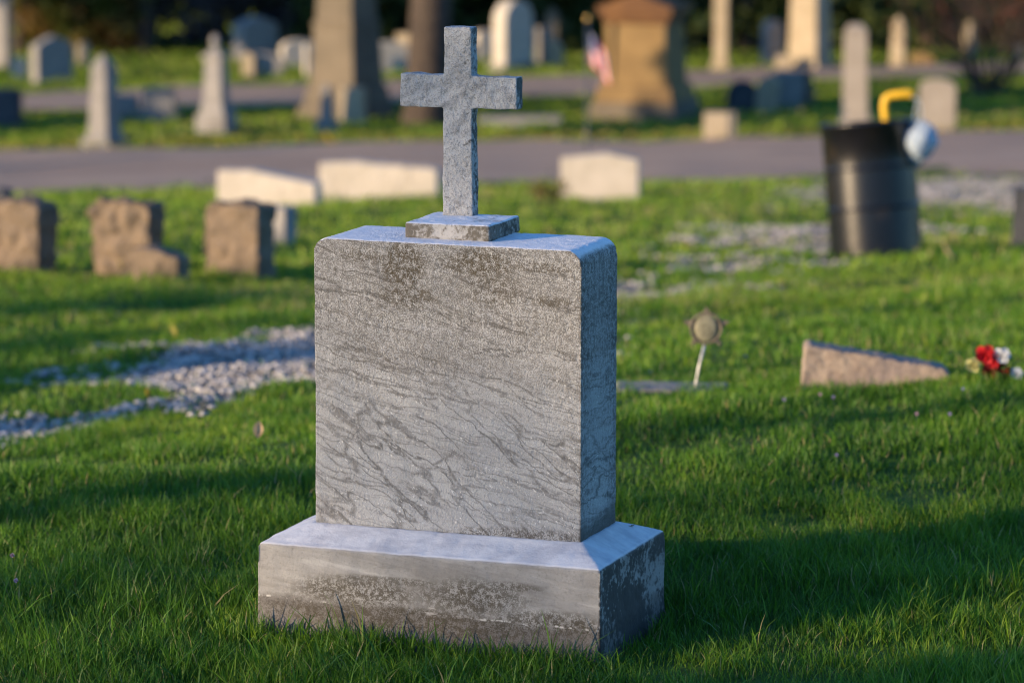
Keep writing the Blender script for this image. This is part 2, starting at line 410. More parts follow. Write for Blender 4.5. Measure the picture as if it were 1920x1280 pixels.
# gravel path with ragged edges
PATH = [(-700, 890, .45), (-300, 862, .50), (0, 828, .52), (200, 790, .50), (330, 752, .58), (500, 700, .82), (700, 655, .7), (960, 600, .45), (1200, 524, .55),
        (1350, 500, .6), (1450, 460, .5), (1550, 425, .9)]
PP = np.array([hit(u, v, 8.0 if v > 600 else 14)[:2]+(w,) for u, v, w in PATH])
def gravel_mask(X, Y):
    X = np.asarray(X, float); Y = np.asarray(Y, float); best = np.full(X.shape, -9.0)
    for a, b in zip(PP[:-1], PP[1:]):
        d = b[:2]-a[:2]; L = (d**2).sum(); t = np.clip(((X-a[0])*d[0]+(Y-a[1])*d[1])/L, 0, 1)
        dist = np.hypot(X-a[0]-d[0]*t, (Y-a[1]-d[1]*t)); w = a[2]+(b[2]-a[2])*t
        best = np.maximum(best, 1-dist/w)
    n = (vnoise(X*1.6, Y*.9, 11)-.5)*.9+(vnoise(X*4.5, Y*3, 12)-.5)*.8+(vnoise(X*12, Y*12, 13)-.5)*.6+(vnoise(X*30, Y*30, 14)-.5)*.3
    r = best*1.0 + n*1.45 - .27 - np.clip(Y-13, 0, 4)*.06
    reg = np.minimum(np.minimum((X-.0715*Y), (Y-26.5)*.3), .8)
    r = np.where(Y > 23, np.maximum(r, reg+n*.9-.12), r)
    isl = np.exp(-(((X+1.35)/.55)**2+((Y-11.75)/.22)**2))*1.1      # the grass tongue on the left
    ya = np.interp(X, RA[:, 0], RA[:, 1])
    return np.where(Y > ya-.15, -1, r-isl)
def gravel():
    m = Mat("pale_gravel", .9, .2)
    v = m.voro(42); n = m.noise(3, 4); n2 = m.noise(70, 2)
    c = m.mix(v.ss(.1, .6), (.36, .34, .325), (.18, .17, .16)); c = m.mix(n2.ss(.5, .62)*.4, c, (.16, .14, .12)); c = m.mix(n.ss(.5, .7)*.5, c, (.2, .17, .13))
    m.color(c); m.bump(v*-1, .02); G = m.m
    for (xa, xb, ya, yb, st) in ((-3.4, 3.2, 8.6, 20, .045),):
        pass
    ax = np.arange(-3.6, 11, .04); ay = axis([(8.6, 20, .03), (20, 41.5, .14)])
    XX, YY = np.meshgrid(ax, ay); M_ = gravel_mask(XX, YY); Z = gz(XX, YY)+.004
    i = np.arange(XX.size).reshape(XX.shape)
    keep = np.minimum(np.minimum(M_[:-1, :-1], M_[1:, 1:]), np.minimum(M_[1:, :-1], M_[:-1, 1:])) > -.02
    Fs = np.stack([i[:-1, :-1], i[:-1, 1:], i[1:, 1:], i[1:, :-1]], -1)[keep]
    used = np.unique(Fs); mp = np.zeros(XX.size, int); mp[used] = np.arange(len(used))
    V = np.stack([XX, YY, Z], -1).reshape(-1, 3)[used]
    link('gravel_path', fastmesh('g', V, [mp[Fs]]), G, smooth=True, kind='structure')
    # loose stones
    ico = bmesh.new(); bmesh.ops.create_icosphere(ico, subdivisions=1, radius=1)
    iv = np.array([v.co[:] for v in ico.verts]); jf = np.array([[v.index for v in f.verts] for f in ico.faces]); ico.free()
    n = 230000
    Y = 8.6 + (38-8.6)*rng.random(n)**1.6; X = (rng.random(n)-.5)*(Y*.30+.8)
    k = gravel_mask(X, Y) > -.10+.3*rng.random(n)**2; X, Y = X[k], Y[k]; n = len(X)
    s = (.0045+.0105*rng.random(n)**2.4)*(1+np.clip(Y-13, 0, 20)*.012)
    sc = s[:, None]*(.6+.7*rng.random((n, 3))); sc[:, 2] *= .7
    jit = 1+.3*(rng.random((n, len(iv), 1))-.5)
    V = iv[None]*sc[:, None]*jit + np.stack([X, Y, gz(X, Y)+s*.35+.006], 1)[:, None]
    Fs = (jf[None]+np.arange(n)[:, None, None]*len(iv)).reshape(-1, 3)
    me = fastmesh('p', V.reshape(-1, 3), [Fs], {'tint': np.repeat(rng.random(n), len(iv))})
    m = Mat("pale_pebble", .7, .4); t = m.attr('tint')
    m.color(m.mix(t, m.mix(t.ss(0, .35), (.10, .09, .078), (.26, .245, .225)), (.46, .44, .43)))
    link('loose_gravel', me, m.m, label='loose pale pebbles scattered over the worn gravel path', cat='gravel', kind='stuff')
gravel()

# ------------------------------------------------------------ the main gravestone (own frame: yaw, origin at the tablet's front right foot)
YAW = .358; GL = Vector((.1338, 7.3, -1.5814))
PW, PD, PH = .5612, .2115, .5715
BS0, BS1, BT0, BT1, BH = -.650, .074, -.092, .305, .30
def local_box(me, vox, layers, seed): return roughen(remesh(me, vox), layers, seed)
root = empty('gravestone', tuple(GL), -YAW, label='large weathered grey marble gravestone topped by a stone cross, in sharp focus', cat='gravestone')
# base block
bm = bmesh.new()
bm_box(bm, BS0, BS1, BT0, BT1, -BH, -.032, .002, .002)
vs = bm_box(bm, BS0+.002, BS1-.002, BT0+.002, BT1-.002, -.033, -.028, .004, .004)
vs = bm_box(bm, BS0+.006, BS1-.006, BT0+.006, BT1-.006, -.029, 0.0)
for q, (a, b_) in zip(vs[4:], ((-PW-.006, -.006), (.006, -.006), (.006, PD+.006), (-PW-.006, PD+.006))): q.co.x, q.co.y = a, b_
me = to_mesh(bm)
me = remesh(me, .0045); roughen(me, [(4, .002, 0), (18, .0022, 'pit'), (22, .0012, 0), (60, .0014, 'pit')], 3)
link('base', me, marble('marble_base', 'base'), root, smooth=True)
# tablet, top corners rounded
Rr = .031
pts = [(-PW, 0.0), (0, 0.0)]
for k in range(9): a = k/8*math.pi/2; pts.append((-Rr+Rr*math.cos(a), PH-Rr+Rr*math.sin(a)))
for k in range(9): a = math.pi/2+k/8*math.pi/2; pts.append((-PW+Rr+Rr*math.cos(a), PH-Rr+Rr*math.sin(a)))
bm = bmesh.new(); bm_prism(bm, pts, 0, PD)
me = remesh(to_mesh(bm), .0038); roughen(me, [(5, .0015, 0), (24, .0016, 'pit'), (30, .0008, 0), (85, .0014, 'pit')], 5)
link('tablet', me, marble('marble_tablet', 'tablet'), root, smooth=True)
# block under the cross
bm = bmesh.new(); bm_box(bm, -.3943, -.2131, .0622, .236, PH-.002, PH+.0303, .002, .002)
me = remesh(to_mesh(bm, bevel=.004), .0025); roughen(me, [(18, .002, 0), (60, .0009, 0)], 8)
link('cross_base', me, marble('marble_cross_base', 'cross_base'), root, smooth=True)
# cross: slightly tapered upright, arms
zc = PH+.0303; y0, y1 = .190, .2235
C = [(-.3625, zc-.002), (-.2975, zc-.002), (-.2985, zc+.2148), (-.2040, zc+.2150), (-.2040, zc+.2792), (-.2990, zc+.2794),
     (-.3000, zc+.3755), (-.3590, zc+.3755), (-.3600, zc+.2796), (-.4535, zc+.2806), (-.4535, zc+.2140), (-.3610, zc+.2146)]
bm = bmesh.new(); bm_prism(bm, C, y0, y1)
me = remesh(to_mesh(bm, bevel=.003), .0021); roughen(me, [(14, .0014, 0), (28, .0030, 'pit'), (45, .0013, 0), (110, .0012, 'pit')], 12)
link('cross', me, marble('marble_cross', 'cross'), root, smooth=True)

# ------------------------------------------------------------ smaller stones
M = dict(
    brown=stone_mat('brown_granite', (.20, .15, .105), (.135, .105, .075), (.07, .057, .043), 9, .5, .012),
    pink=stone_mat('pinkish_granite', (.30, .24, .185), (.22, .17, .135), (.24, .19, .16), 22, .6, .006),
    white=stone_mat('white_marble', (.50, .455, .395), (.42, .38, .32), (.45, .42, .36), 7, .15, .004),
    grey=stone_mat('grey_granite', (.235, .225, .215), (.185, .18, .172), (.2, .2, .19), 6, .3, .003),
    pale=stone_mat('pale_marble', (.29, .275, .26), (.24, .23, .22), (.18, .17, .16), 5, .2, .003),
    sand=stone_mat('ochre_sandstone', (.25, .165, .07), (.20, .13, .055), (.14, .09, .042), 3, .2, .006),
    rust=stone_mat('red_brown_sandstone', (.17, .085, .035), (.11, .055, .028), (.2, .1, .05), 3, .2, .006),
    drab=stone_mat('drab_sandstone', (.17, .14, .10), (.12, .10, .072), (.09, .08, .065), 2.5, .3, .006),
    cream=stone_mat('cream_limestone', (.40, .33, .23), (.33, .27, .18), None, 4, .2, .003),
    buff=stone_mat('buff_limestone', (.34, .30, .25), (.28, .245, .20), None, 4, .2, .003),
    dark=stone_mat('dark_granite', (.06, .065, .075), (.04, .045, .055), None, 6, .2, .002),
)
def outline(top, w, h, lean=0):
    x = w/2
    if top == 'flat': return [(-x, 0), (x, 0), (x, h), (-x, h)]
    if top == 'slope': return [(-x, 0), (x, 0), (x, h*(1-lean)), (-x*.3, h), (-x, h*.96)]
    if top == 'block': return [(-x, 0), (x, 0), (x, h*.93), (x*.9, h*.985), (x*.2, h), (-x*.7, h*.995), (-x*.95, h*.965), (-x, h*.9)]
    if top == 'gable': return [(-x, 0), (x, 0), (x, h*.88), (x*.25, h), (-x, h*.9)]
    if top == 'shoulder': return [(-x, 0), (x, 0), (x, h*.84), (x*.8, h*.93), (x*.3, h), (-x*.35, h), (-x*.8, h*.95), (-x, h*.86)]
    if top == 'arch': k0, hh = 1.0, x
    if top == 'low_arch': k0, hh = 1.0, x*.45
    if top == 'peak':
        return [(-x, 0), (x, 0), (x, h*.80), (x*.55, h*.9), (0, h), (-x*.55, h*.9), (-x, h*.80)]
    P = [(-x, 0), (x, 0)]
    for i in range(13):
        a = math.pi*i/12; P.append((x*math.cos(a), h-hh+hh*math.sin(a)))
    return P
def headstone(name, u, v, wpx, hpx, mat, top='flat', yaw=.4, depth=.12, rough=0, vox=.012, Y0=8, base=None, bury=.04, seed=1, lean=0, tilt=0, Yd=None, **k):
    x, y, z = hit(u, v, Y0)
    if Yd: x, y = x*Yd/y, Yd; z = g(x, y)
    s = pxm(x, y, z); ca = math.cos(yaw); sa = abs(math.sin(yaw))
    w = max((wpx*s - depth*sa)/ca, .05); h = hpx*s
    pts = [(a, b-bury if b == 0 else b) for a, b in outline(top, w, h, lean)]
    bm = bmesh.new(); bm_prism(bm, pts, 0, depth)
    if rough:
        me = remesh(to_mesh(bm), vox); roughen(me, [(4, rough*.5, 0), (9 if rough > .015 else 14, rough*1.2, 'chip'), (24, rough*.6, 'chip'), (35, rough*.25, 0)], seed); sm = True
    else:
        me = to_mesh(bm, bevel=.008, seg=2); sm = False
    for q in me.vertices: q.co.y -= depth/2; q.co.x += tilt*q.co.z
    if base is None:
        return link(name, me, M[mat], loc=(x, y+depth/2*ca, z), rz=-yaw, smooth=sm, **k)
    r = empty(name, (x, y+depth/2*ca, z), -yaw, **k)
    for q in me.vertices: q.co.z += .10
    link('tablet', me, M[mat], r, smooth=sm)
    bm = bmesh.new(); bm_box(bm, -w/2-.06, w/2+.06, -depth/2-.05, depth/2+.05, -.05, .10)
    link('base', to_mesh(bm, bevel=.008), M[base], r)
    return r
GB = 'rough brown granite markers in a row'
headstone('grave_marker', 36, 520, 138, 140, Yd=17.75, mat='brown', top='block', yaw=.42, depth=.17, rough=.026, seed=2, tilt=.02, Y0=14, label='rough brown granite block cut by the left edge of the photo', cat='gravestone', group=GB)
headstone('grave_marker', 240, 515, 145, 142, Yd=17.68, mat='brown', top='block', yaw=.46, depth=.16, rough=.030, seed=9, Y0=14, label='rough brown granite block with the low stone slab leaning at its foot', cat='gravestone', group=GB)
headstone('grave_marker', 447, 525, 142, 138, Yd=17.55, mat='brown', top='block', yaw=.46, depth=.17, rough=.024, seed=23, Y0=14, label='squarish rough brown granite block just left of the large cross stone', cat='gravestone', group=GB)
headstone('stone_slab', 300, 524, 112, 58, 'brown', 'slope', .35, .13, .012, seed=5, lean=.3, Y0=14, label='low brown stone slab at the foot of the second rough block', cat='stone slab')
headstone('grave_marker', 524, 455, 62, 66, 'pale', 'flat', .5, .12, 0, Y0=17, label='small pale upright stone half hidden behind the third brown block', cat='gravestone')
headstone('grave_marker', 505, 390, 200, 70, 'white', 'slope', .30, .16, .006, lean=.30, vox=.015, seed=4, Y0=20, label='long low white marker with its top sloping down to the right, left of the pair', cat='gravestone', group='low white markers by the road')
headstone('grave_marker', 712, 372, 232, 67, 'white', 'slope', .22, .16, .010, lean=.14, vox=.015, seed=6, Y0=22, label='long low cream white marker with rough top just left of the cross shaft', cat='gravestone', group='low white markers by the road')
headstone('gravestone', 1126, 380, 150, 92, 'white', 'gable', .16, .13, 0, Y0=22, label='clean white stone with a shallow peaked top at the near road edge', cat='gravestone')
headstone('gravestone', 1950, 460, 108, 105, 'dark', 'flat', .2, .12, 0, Y0=14, tilt=.05, label='dark blue grey stone just entering at the right edge', cat='gravestone')
x, y, z = hit(8, 392, 18); s = pxm(x, y, z)
headstone('grave_marker', 0, 400, 44, 46, 'dark', 'low_arch', .3, .12, .006, seed=3, Y0=20, label='small dark stone peeping over the leftmost brown block', cat='gravestone')

# fallen stone sinking into the turf on the right
x, y, z = hit(1502, 737, 9.2); s = pxm(x, y, z)
bm = bmesh.new(); L = 275*s; h0 = 86*s
bm_prism(bm, [(0, -.03), (L, -.05), (L, h0*.40), (L*.95, h0*.54), (L*.5, h0*.78), (.012, h0), (-.002, h0*.97)], 0, .11)
me = remesh(to_mesh(bm), .006); roughen(me, [(9, .005, 0), (30, .0035, 0), (70, .002, 0)], 15)
for q in me.vertices: q.co.x += .10*q.co.z; q.co.y += .25*q.co.z
link('fallen_gravestone', me, M['pink'], loc=(x, y, z), rz=-.05, smooth=True, label='pinkish granite slab sunk at a slant in the grass beside the red flowers', cat='gravestone')
# flush slab
x, y, z = hit(1265, 741, 9.2); s = pxm(x, y, z)
bm = bmesh.new(); bm_box(bm, -112*s, 105*s, .02, .16, -.05, .012)
me = remesh(to_mesh(bm), .01); roughen(me, [(7, .006, 0), (30, .003, 0)], 4)
link('flat_marker', me, M['grey'], loc=(x, y, z), rz=-.02, smooth=True, label='flat grey marker level with the grass at the foot of the metal stake', cat='grave marker')

# ------------------------------------------------------------ metal grave medallion on a stake
def metal(name, c, rough=.5, met=1.0):
    m = Mat(name, rough, .5); m.b.inputs['Metallic'].default_value = met
    n = m.noise(60, 4, .7); m.color(m.mix(n.ss(.4, .65), c, tuple(q*.5 for q in c))); m.bump(n, .001); return m.m
BRZ = metal('weathered_bronze', (.17, .145, .105), .75, .1); ZINC = metal('grey_zinc', (.55, .55, .52), .5, .5)
x, y, z = hit(1299, 736, 9.2); s = pxm(x, y, z)
root = empty('grave_medallion', (x, y, z), 0, label='star shaped bronze medallion on a thin pale stake in the grass', cat='grave marker')
b = Build(); top = Vector((22*s, 0, 94*s)); b.tube([(0, 0, -.03), tuple(top*.5), tuple(top)], [.0042, .004, .004], 8)
link('stake', b.mesh(), ZINC, root, smooth=True)
cx, cz = 24*s, 122*s
bm = bmesh.new(); P = []
for i in range(10):
    a = R(90)+i*math.pi/5; rr = (47 if i % 2 == 0 else 24)*s; P.append((rr*math.cos(a)*1.0, rr*math.sin(a)*.88))
bm_prism(bm, P[::1], -.003, .003); me = to_mesh(bm, bevel=.0012)
for q in me.vertices: q.co.x += cx; q.co.z += cz
link('star', me, BRZ, root)
b = Build()
ring = [(cx+math.cos(a)*29*s, -.004, cz+math.sin(a)*29*s) for a in np.linspace(0, 2*math.pi, 33)]; b.tube(ring, [.0034]*33, 6)
link('ring', b.mesh(), BRZ, root, smooth=True)
bm = bmesh.new(); bmesh.ops.create_uvsphere(bm, u_segments=20, v_segments=10, radius=1)
for q in bm.verts: q.co = Vector((q.co.x*22*s+cx, q.co.y*.006-.004, q.co.z*26*s+cz))
link('boss', to_mesh(bm), metal('tarnished_brass', (.24, .225, .15), .7, .1), root, smooth=True)

# ------------------------------------------------------------ flowers by the fallen stone
def plainmat(name, c, rough=.6, trans=0, c2=None, sc=40):
    m = Mat(name, rough, .3); n = m.noise(sc, 3)
    m.color(m.mix(n.ss(.3, .7), c, c2 or tuple(q*.7 for q in c)))
    if trans:
        tr = m.node('ShaderNodeBsdfTranslucent'); tr.inputs[0].default_value = (*c, 1)
        mx = m.node('ShaderNodeMixShader'); mx.inputs[0].default_value = trans
        o = m.t.nodes['Material Output']; m.t.links.new(m.b.outputs[0], mx.inputs[1]); m.t.links.new(tr.outputs[0], mx.inputs[2]); m.t.links.new(mx.outputs[0], o.inputs[0])
    return m.m
FRED = plainmat('red_silk', (.62, .02, .03), .6, .25); FWHT = plainmat('white_silk', (.7, .72, .75), .6, .3)
FDRK = plainmat('dark_red_silk', (.16, .012, .012), .7, .1); FLF = plainmat('plastic_leaf', (.03, .09, .02), .5); FYEL = plainmat('pale_yellow_silk', (.6, .58, .25), .6, .3)
def petals(c, r, n, seed):
    rg = np.random.default_rng(seed); b = Build()
    for ly in range(3):
        for i in range(n):
            a = 2*math.pi*(i+.5*ly)/n+rg.random()*.3; el = .25+.45*ly; rr = r*(1-.2*ly)
            d = np.array([math.cos(a)*math.cos(el), -.25+math.sin(a)*.4, math.sin(a)*.7+math.sin(el)*.6]); d /= np.linalg.norm(d)
            t = np.cross(d, [0.2, 1, .3]); t /= np.linalg.norm(t); nn = np.cross(d, t)
            V = []
            for j, (ww, cv) in enumerate(((.12, 0), (.42, .12), (.5, .2), (.25, .12))):
                q = c + d*rr*(j/3); V += [q-t*rr*ww+nn*rr*cv, q, q+t*rr*ww+nn*rr*cv]
            b.add(V, [(k*3+m_, k*3+m_+1, k*3+m_+4, k*3+m_+3) for k in range(3) for m_ in range(2)])
    return b.mesh()
x, y, z = hit(1860, 722, 9.2); s = pxm(x, y, z)
root = empty('flower_bunch', (x, y, z), 0, label='bunch of red and white artificial flowers lying past the end of the sunken slab', cat='flowers')
for name, du, dv, rr, mt in (('red_flower', -15, 58, 20, FRED), ('red_flower', -3, 48, 18, FRED), ('white_flower', 16, 56, 17, FWHT), ('white_flower', 44, 22, 13, FWHT),
                        ('dark_red_flower', -2, 26, 20, FDRK), ('dark_red_flower', 16, 28, 18, FDRK), ('yellow_flower', -38, 38, 15, FYEL)):
    link(name, petals(np.array([du*s, -.01, dv*s]), rr*s, 6, int(abs(du)+dv)), mt, root)
b = Build()
for i in range(16):
    a = rng.random()*6.28; e = Vector((math.cos(a)*.05+rng.random()*.03, math.sin(a)*.04, .02+.07*rng.random()))
    b.tube([(0, 0, 0), tuple(e*.6), tuple(e)], [.0016, .0015, .001], 5)
V, Fq2 = quads(np.stack([(rng.random(40)-.5)*.13, (rng.random(40)-.5)*.07, .01+.05*rng.random(40)], 1), .011, rng); b.add(V, Fq2)
link('stems', b.mesh(), FLF, root)

# ------------------------------------------------------------ oil drum litter barrel
def drum():
    x, y, z = hit(1650, 484, 14); s = pxm(x, y, z); r = 87*s; h = 252*s
    root = empty('litter_barrel', (x, y+r*.9, g(x, y+r*.9)), 0, label='black steel drum used as a litter barrel, leaning on the grass by the gravel', cat='barrel')
    root.rotation_euler = (R(-5.5), R(-4.2), 0)
    m = Mat('black_drum_paint', .36, .55); n = m.noise(7, 5, .6); n2 = m.noise(60, 3)
    m.color(m.mix(n.ss(.55, .72)*.6, (.006, .006, .009), (.035, .024, .014))); m.rough(n2.ss(.3, .7, .28, .36)); m.bump(n2, .0006); PM = m.m
    prof = [(r*.985, -.03), (r, .0), (r, .012)]
    def rib(zz, w=.011, a=.006):
        prof.append((r, zz-w*1.6)); prof.append((r, zz-w))
        for k in range(7): t = k/6; prof.append((r+a*math.sin(math.pi*t), zz-w/2*1.6+w*1.6*t))
        prof.append((r, zz+w)); prof.append((r, zz+w*1.6))
    rib(h*.36); rib(h*.66)
    prof += [(r, h-.025), (r+.010, h-.02), (r+.012, h-.008), (r+.008, h), (r-.006, h), (r-.010, h-.02), (r-.010, .01), (0, .005)]
    b = Build(); ns = 56; V = []
    for rr, zz in prof:
        for k in range(ns):
            a = 2*math.pi*k/ns; wob = 1+.006*math.sin(3*a+zz*9); V.append((rr*wob*math.cos(a), rr*wob*math.sin(a), zz))
    Fc = [(i*ns+k, i*ns+(k+1) % ns, (i+1)*ns+(k+1) % ns, (i+1)*ns+k) for i in range(len(prof)-1) for k in range(ns)]
    b.add(V, Fc); link('drum_shell', b.mesh(), PM, root, smooth=True)
    # dark liner with rubbish inside
    bm = bmesh.new(); bmesh.ops.create_uvsphere(bm, u_segments=30, v_segments=16, radius=1)
    for q in bm.verts:
        q.co = Vector((q.co.x*(r-.02), q.co.y*(r-.02), q.co.z*.06 + h-.12)) ; q.co += Vector(mnoise.noise_vector(q.co*16))*.02
    link('bin_liner', to_mesh(bm), plainmat('black_plastic', (.02, .02, .022), .35), root, smooth=True)
    base = Vector(root.location)
    # pale bag over the right rim
    bm = bmesh.new(); bmesh.ops.create_icosphere(bm, subdivisions=4, radius=1)
    for q in bm.verts:
        c = q.co.copy(); wz = (1-c.z)/2
        k = .35+.75*math.sin(math.pi*min(1, wz*.85+.12))**.8
        c = Vector((c.x*33*s*k*1.0, c.y*32*s*k, c.z*46*s)); c.x += -(wz-.3)*10*s
        c.x *= 1-.35*max(0, wz-.5); c += Vector(mnoise.noise_vector(c*22))*.013 + Vector(mnoise.noise_vector(c*55))*.006
        q.co = c
    X0 = x + (1727-1650)*s; bz = base.z+h-.08
    br = empty('plastic_bag', (X0, y+r*.7, base.z + (484-272)*s), 0, label='pale blue white plastic bag hanging over the right rim of the black barrel', cat='bag')
    BAG = plainmat('pale_plastic', (.50, .60, .70), .65, .2)
    link('bag_body', to_mesh(bm), BAG, br, smooth=True)
    b = Build()
    for dx in (-8*s, 4*s): b.tube([(dx, 0, 35*s), (dx-2*s, -.01, 60*s), (dx*.2-4*s, -.02, 84*s), (dx*.2-14*s, -.02, 88*s)], [.004, .0035, .003, .003], 6)
    link('bag_handles', b.mesh(), BAG, br, smooth=True)
    # bent yellow strap standing out of the drum
    P = [(1670, 275), (1667, 240), (1662, 205), (1664, 190), (1672, 184), (1688, 182), (1700, 180), (1710, 181), (1718, 184)]
    b = Build(); V = []
    for i, (uu, vv) in enumerate(P):
        px, pz = (uu-1650)*s, (484-vv)*s
        t = Vector((P[min(i+1, 8)][0]-P[max(i-1, 0)][0], 0, -(P[min(i+1, 8)][1]-P[max(i-1, 0)][1]))).normalized(); nrm = Vector((t.z, 0, -t.x))*7*s
        for sg, yy in ((-1, -.008), (1, -.008), (1, .008), (-1, .008)): V.append((px+nrm.x*sg, yy, pz+nrm.z*sg))
    Fc = [(i*4+k, i*4+(k+1) % 4, i*4+4+(k+1) % 4, i*4+4+k) for i in range(8) for k in range(4)]+[(0, 3, 2, 1), (32, 33, 34, 35)]
    b.add(V, Fc)
    link('yellow_strap', b.mesh(), plainmat('yellow_plastic', (.85, .50, .03), .45), loc=(x, y+r, base.z), label='bent bright yellow plastic strip sticking up out of the black barrel', cat='plastic strip')
drum()

# ------------------------------------------------------------ monuments across the road
def foot(u, v, Y0): x, y, z = hit(u, v, Y0); return x, y, z, pxm(x, y, z)
def stack_monument(name, u, v, levels, yaw, Y0=43, tip=None, sink=.04, **k):
    """levels: (part name, half width px bottom, half width px top, height px, material[, depth ratio])"""
    x, y, z, s = foot(u, v, Y0); f = 1/(math.cos(yaw)+abs(math.sin(yaw)))
    w0 = levels[0][1]*s*f
    root = empty(name, (x, y+w0, z), -yaw, **k); zz = -sink
    for i, L in enumerate(levels):
        nm, a, b_, h, mt = L[:5]; q = L[5] if len(L) > 5 else 1
        a *= s*f; b_ *= s*f; h = h*s + (sink if i == 0 else 0)
        bm = bmesh.new(); bm_box(bm, -a, a, -a*q, a*q, zz, zz+h, a-b_, (a-b_)*q)
        link(nm, to_mesh(bm, bevel=min(.012, a*.15, h*.2)), M[mt], root); zz += h
    return root, zz, s
OB = 'tapered obelisks across the road'
stack_monument('obelisk', 193, 278, [('base', 46, 44, 16, 'grey'), ('plinth', 36, 30, 18, 'grey'), ('shaft', 30, 23, 118, 'grey'), ('cap', 23, 6, 20, 'grey')], .55,
               label='slim grey obelisk standing alone at the far left of the road verge', cat='obelisk', group=OB)
r_, zz, s = stack_monument('obelisk', 404, 253, [('base', 40, 38, 38, 'pale'), ('plinth', 31, 27, 22, 'pale'), ('shaft', 25, 20, 80, 'pale'), ('cornice', 27, 27, 9, 'pale'), ('cap', 17, 9, 12, 'pale')], .35,
               label='pale pillar with a wide square foot and a small urn on top', cat='monument')
bm = bmesh.new(); bmesh.ops.create_uvsphere(bm, u_segments=16, v_segments=10, radius=1)
for q in bm.verts: q.co = Vector((q.co.x*.06*(1-.3*max(0, -q.co.z)), q.co.y*.06, q.co.z*.085+zz+.07))
link('urn', to_mesh(bm), M['pale'], r_, smooth=True)
stack_monument('monument', 648, 226, [('base', 96, 92, 22, 'drab'), ('plinth', 84, 76, 36, 'drab'), ('die', 70, 62, 112, 'drab'), ('cornice', 65, 65, 10, 'drab'), ('shaft', 58, 44, 260, 'drab')], .58, Y0=46,
               label='massive drab sandstone monument rising out of the picture left of the cross', cat='monument')
stack_monument('obelisk', 612, 247, [('base', 24, 23, 20, 'grey'), ('shaft', 14, 9, 60, 'grey'), ('cap', 9, 2, 8, 'grey')], .3,
               label='very small grey obelisk in front of the massive drab monument', cat='obelisk', group=OB)
headstone('gravestone', 662, 234, 52, 68, 'cream', 'flat', .25, .16, 0, Y0=44, label='small square cream stone lit by the sun at the foot of the massive drab monument', cat='gravestone')
root, zz, s = stack_monument('monument', 1212, 226, [('base', 108, 104, 30, 'drab'), ('plinth', 98, 90, 30, 'sand'), ('die', 82, 74, 118, 'sand'), ('frieze', 80, 83, 16, 'rust'), ('cornice', 92, 94, 18, 'rust')], .33, Y0=46,
               label='big square ochre sandstone monument with a heavy rust brown cornice', cat='monument')
f_ = 1/(math.cos(.33)+math.sin(.33)); hw = 76*s*f_
bm = bmesh.new()
for sg in (-1, 1):                                     # corner pilasters
    bm = bmesh.new(); bm_box(bm, sg*hw*.86-hw*.13, sg*hw*.86+hw*.13, -hw*1.12, -hw*.8, zz-(34+118)*s, zz-34*s)
    link('pilaster', to_mesh(bm, bevel=.01), M['sand'], root)
bm = bmesh.new(); bm_prism(bm, [(-hw*1.1, 0), (hw*1.1, 0), (0, hw*.42)], -hw*1.1, hw*1.1)
me = to_mesh(bm, bevel=.01)
for q in me.vertices: q.co.z += zz
link('roof', me, M['rust'], root)
headstone('gravestone', 1351, 266, 64, 54, 'cream', 'flat', .12, .2, .006, Y0=42, vox=.03, label='small blocky cream stone at the far edge of the near road', cat='gravestone')
DG = 'dark upright stones behind the cream block'
headstone('gravestone', 1392, 210, 62, 58, 'dark', 'arch', -.35, .14, 0, Y0=46, label='black arched stone leftmost of the huddle right of the ochre monument', cat='gravestone', group=DG)
headstone('gravestone', 1434, 212, 44, 72, 'cream', 'peak', .3, .12, 0, Y0=46, tilt=.15, label='narrow cream stone glowing in the sun between two dark stones', cat='gravestone', group=DG)
headstone('gravestone', 1480, 203, 56, 68, 'grey', 'flat', -.3, .16, 0, Y0=46, label='square blue grey stone right of the glowing narrow one', cat='gravestone', group=DG)
headstone('gravestone', 1518, 196, 26, 62, 'drab', 'flat', .4, .12, 0, Y0=46, tilt=-.15, label='thin drab leaning stone at the right end of the dark huddle', cat='gravestone', group=DG)
stack_monument('obelisk', 1520, 130, [('base', 50, 48, 14, 'cream'), ('shaft', 42, 34, 190, 'cream')], .55, Y0=50,
               label='tall square pillar, sunlit left face, blue right face, cut by the top edge', cat='monument', group=OB)
stack_monument('obelisk', 1606, 255, [('base', 44, 42, 14, 'cream'), ('plinth', 34, 30, 22, 'buff'), ('shaft', 27, 23, 158, 'buff'), ('cap', 23, 12, 12, 'buff')], .10, Y0=42,
               label='sunlit pale obelisk directly behind the black barrel', cat='obelisk', group=OB)
headstone('gravestone', 1758, 249, 70, 100, 'buff', 'low_arch', .12, .12, 0, Y0=42, label='round topped buff stone right of the barrel across the road', cat='gravestone')
headstone('gravestone', 962, 132, 76, 118, 'white', 'arch', -.85, .24, 0, Y0=50, base='pale', label='tall round topped white stone between the cross and the flag, its left edge sunlit', cat='gravestone')
headstone('gravestone', 97, 152, 72, 84, 'pale', 'peak', -.85, .14, 0, Y0=50, label='blue grey stone with a low peaked top on the far lawn at left', cat='gravestone')
headstone('gravestone', 36, 147, 30, 36, 'white', 'flat', .1, .1, 0, Y0=50, label='tiny white stone left of the peaked blue grey one', cat='gravestone')
headstone('gravestone', 156, 122, 26, 42, 'cream', 'arch', .2, .1, 0, Y0=52, label='tiny sunlit cream stone right of the peaked blue grey one', cat='gravestone')
headstone('gravestone', 4, 128, 34, 150, 'pale', 'flat', .3, .2, 0, Y0=52, label='pale pillar just showing at the upper left edge', cat='monument')
headstone('gravestone', 8, 242, 66, 74, 'dark', 'flat', .3, .2, 0, Y0=44, label='dark block at the left edge across the road', cat='gravestone')
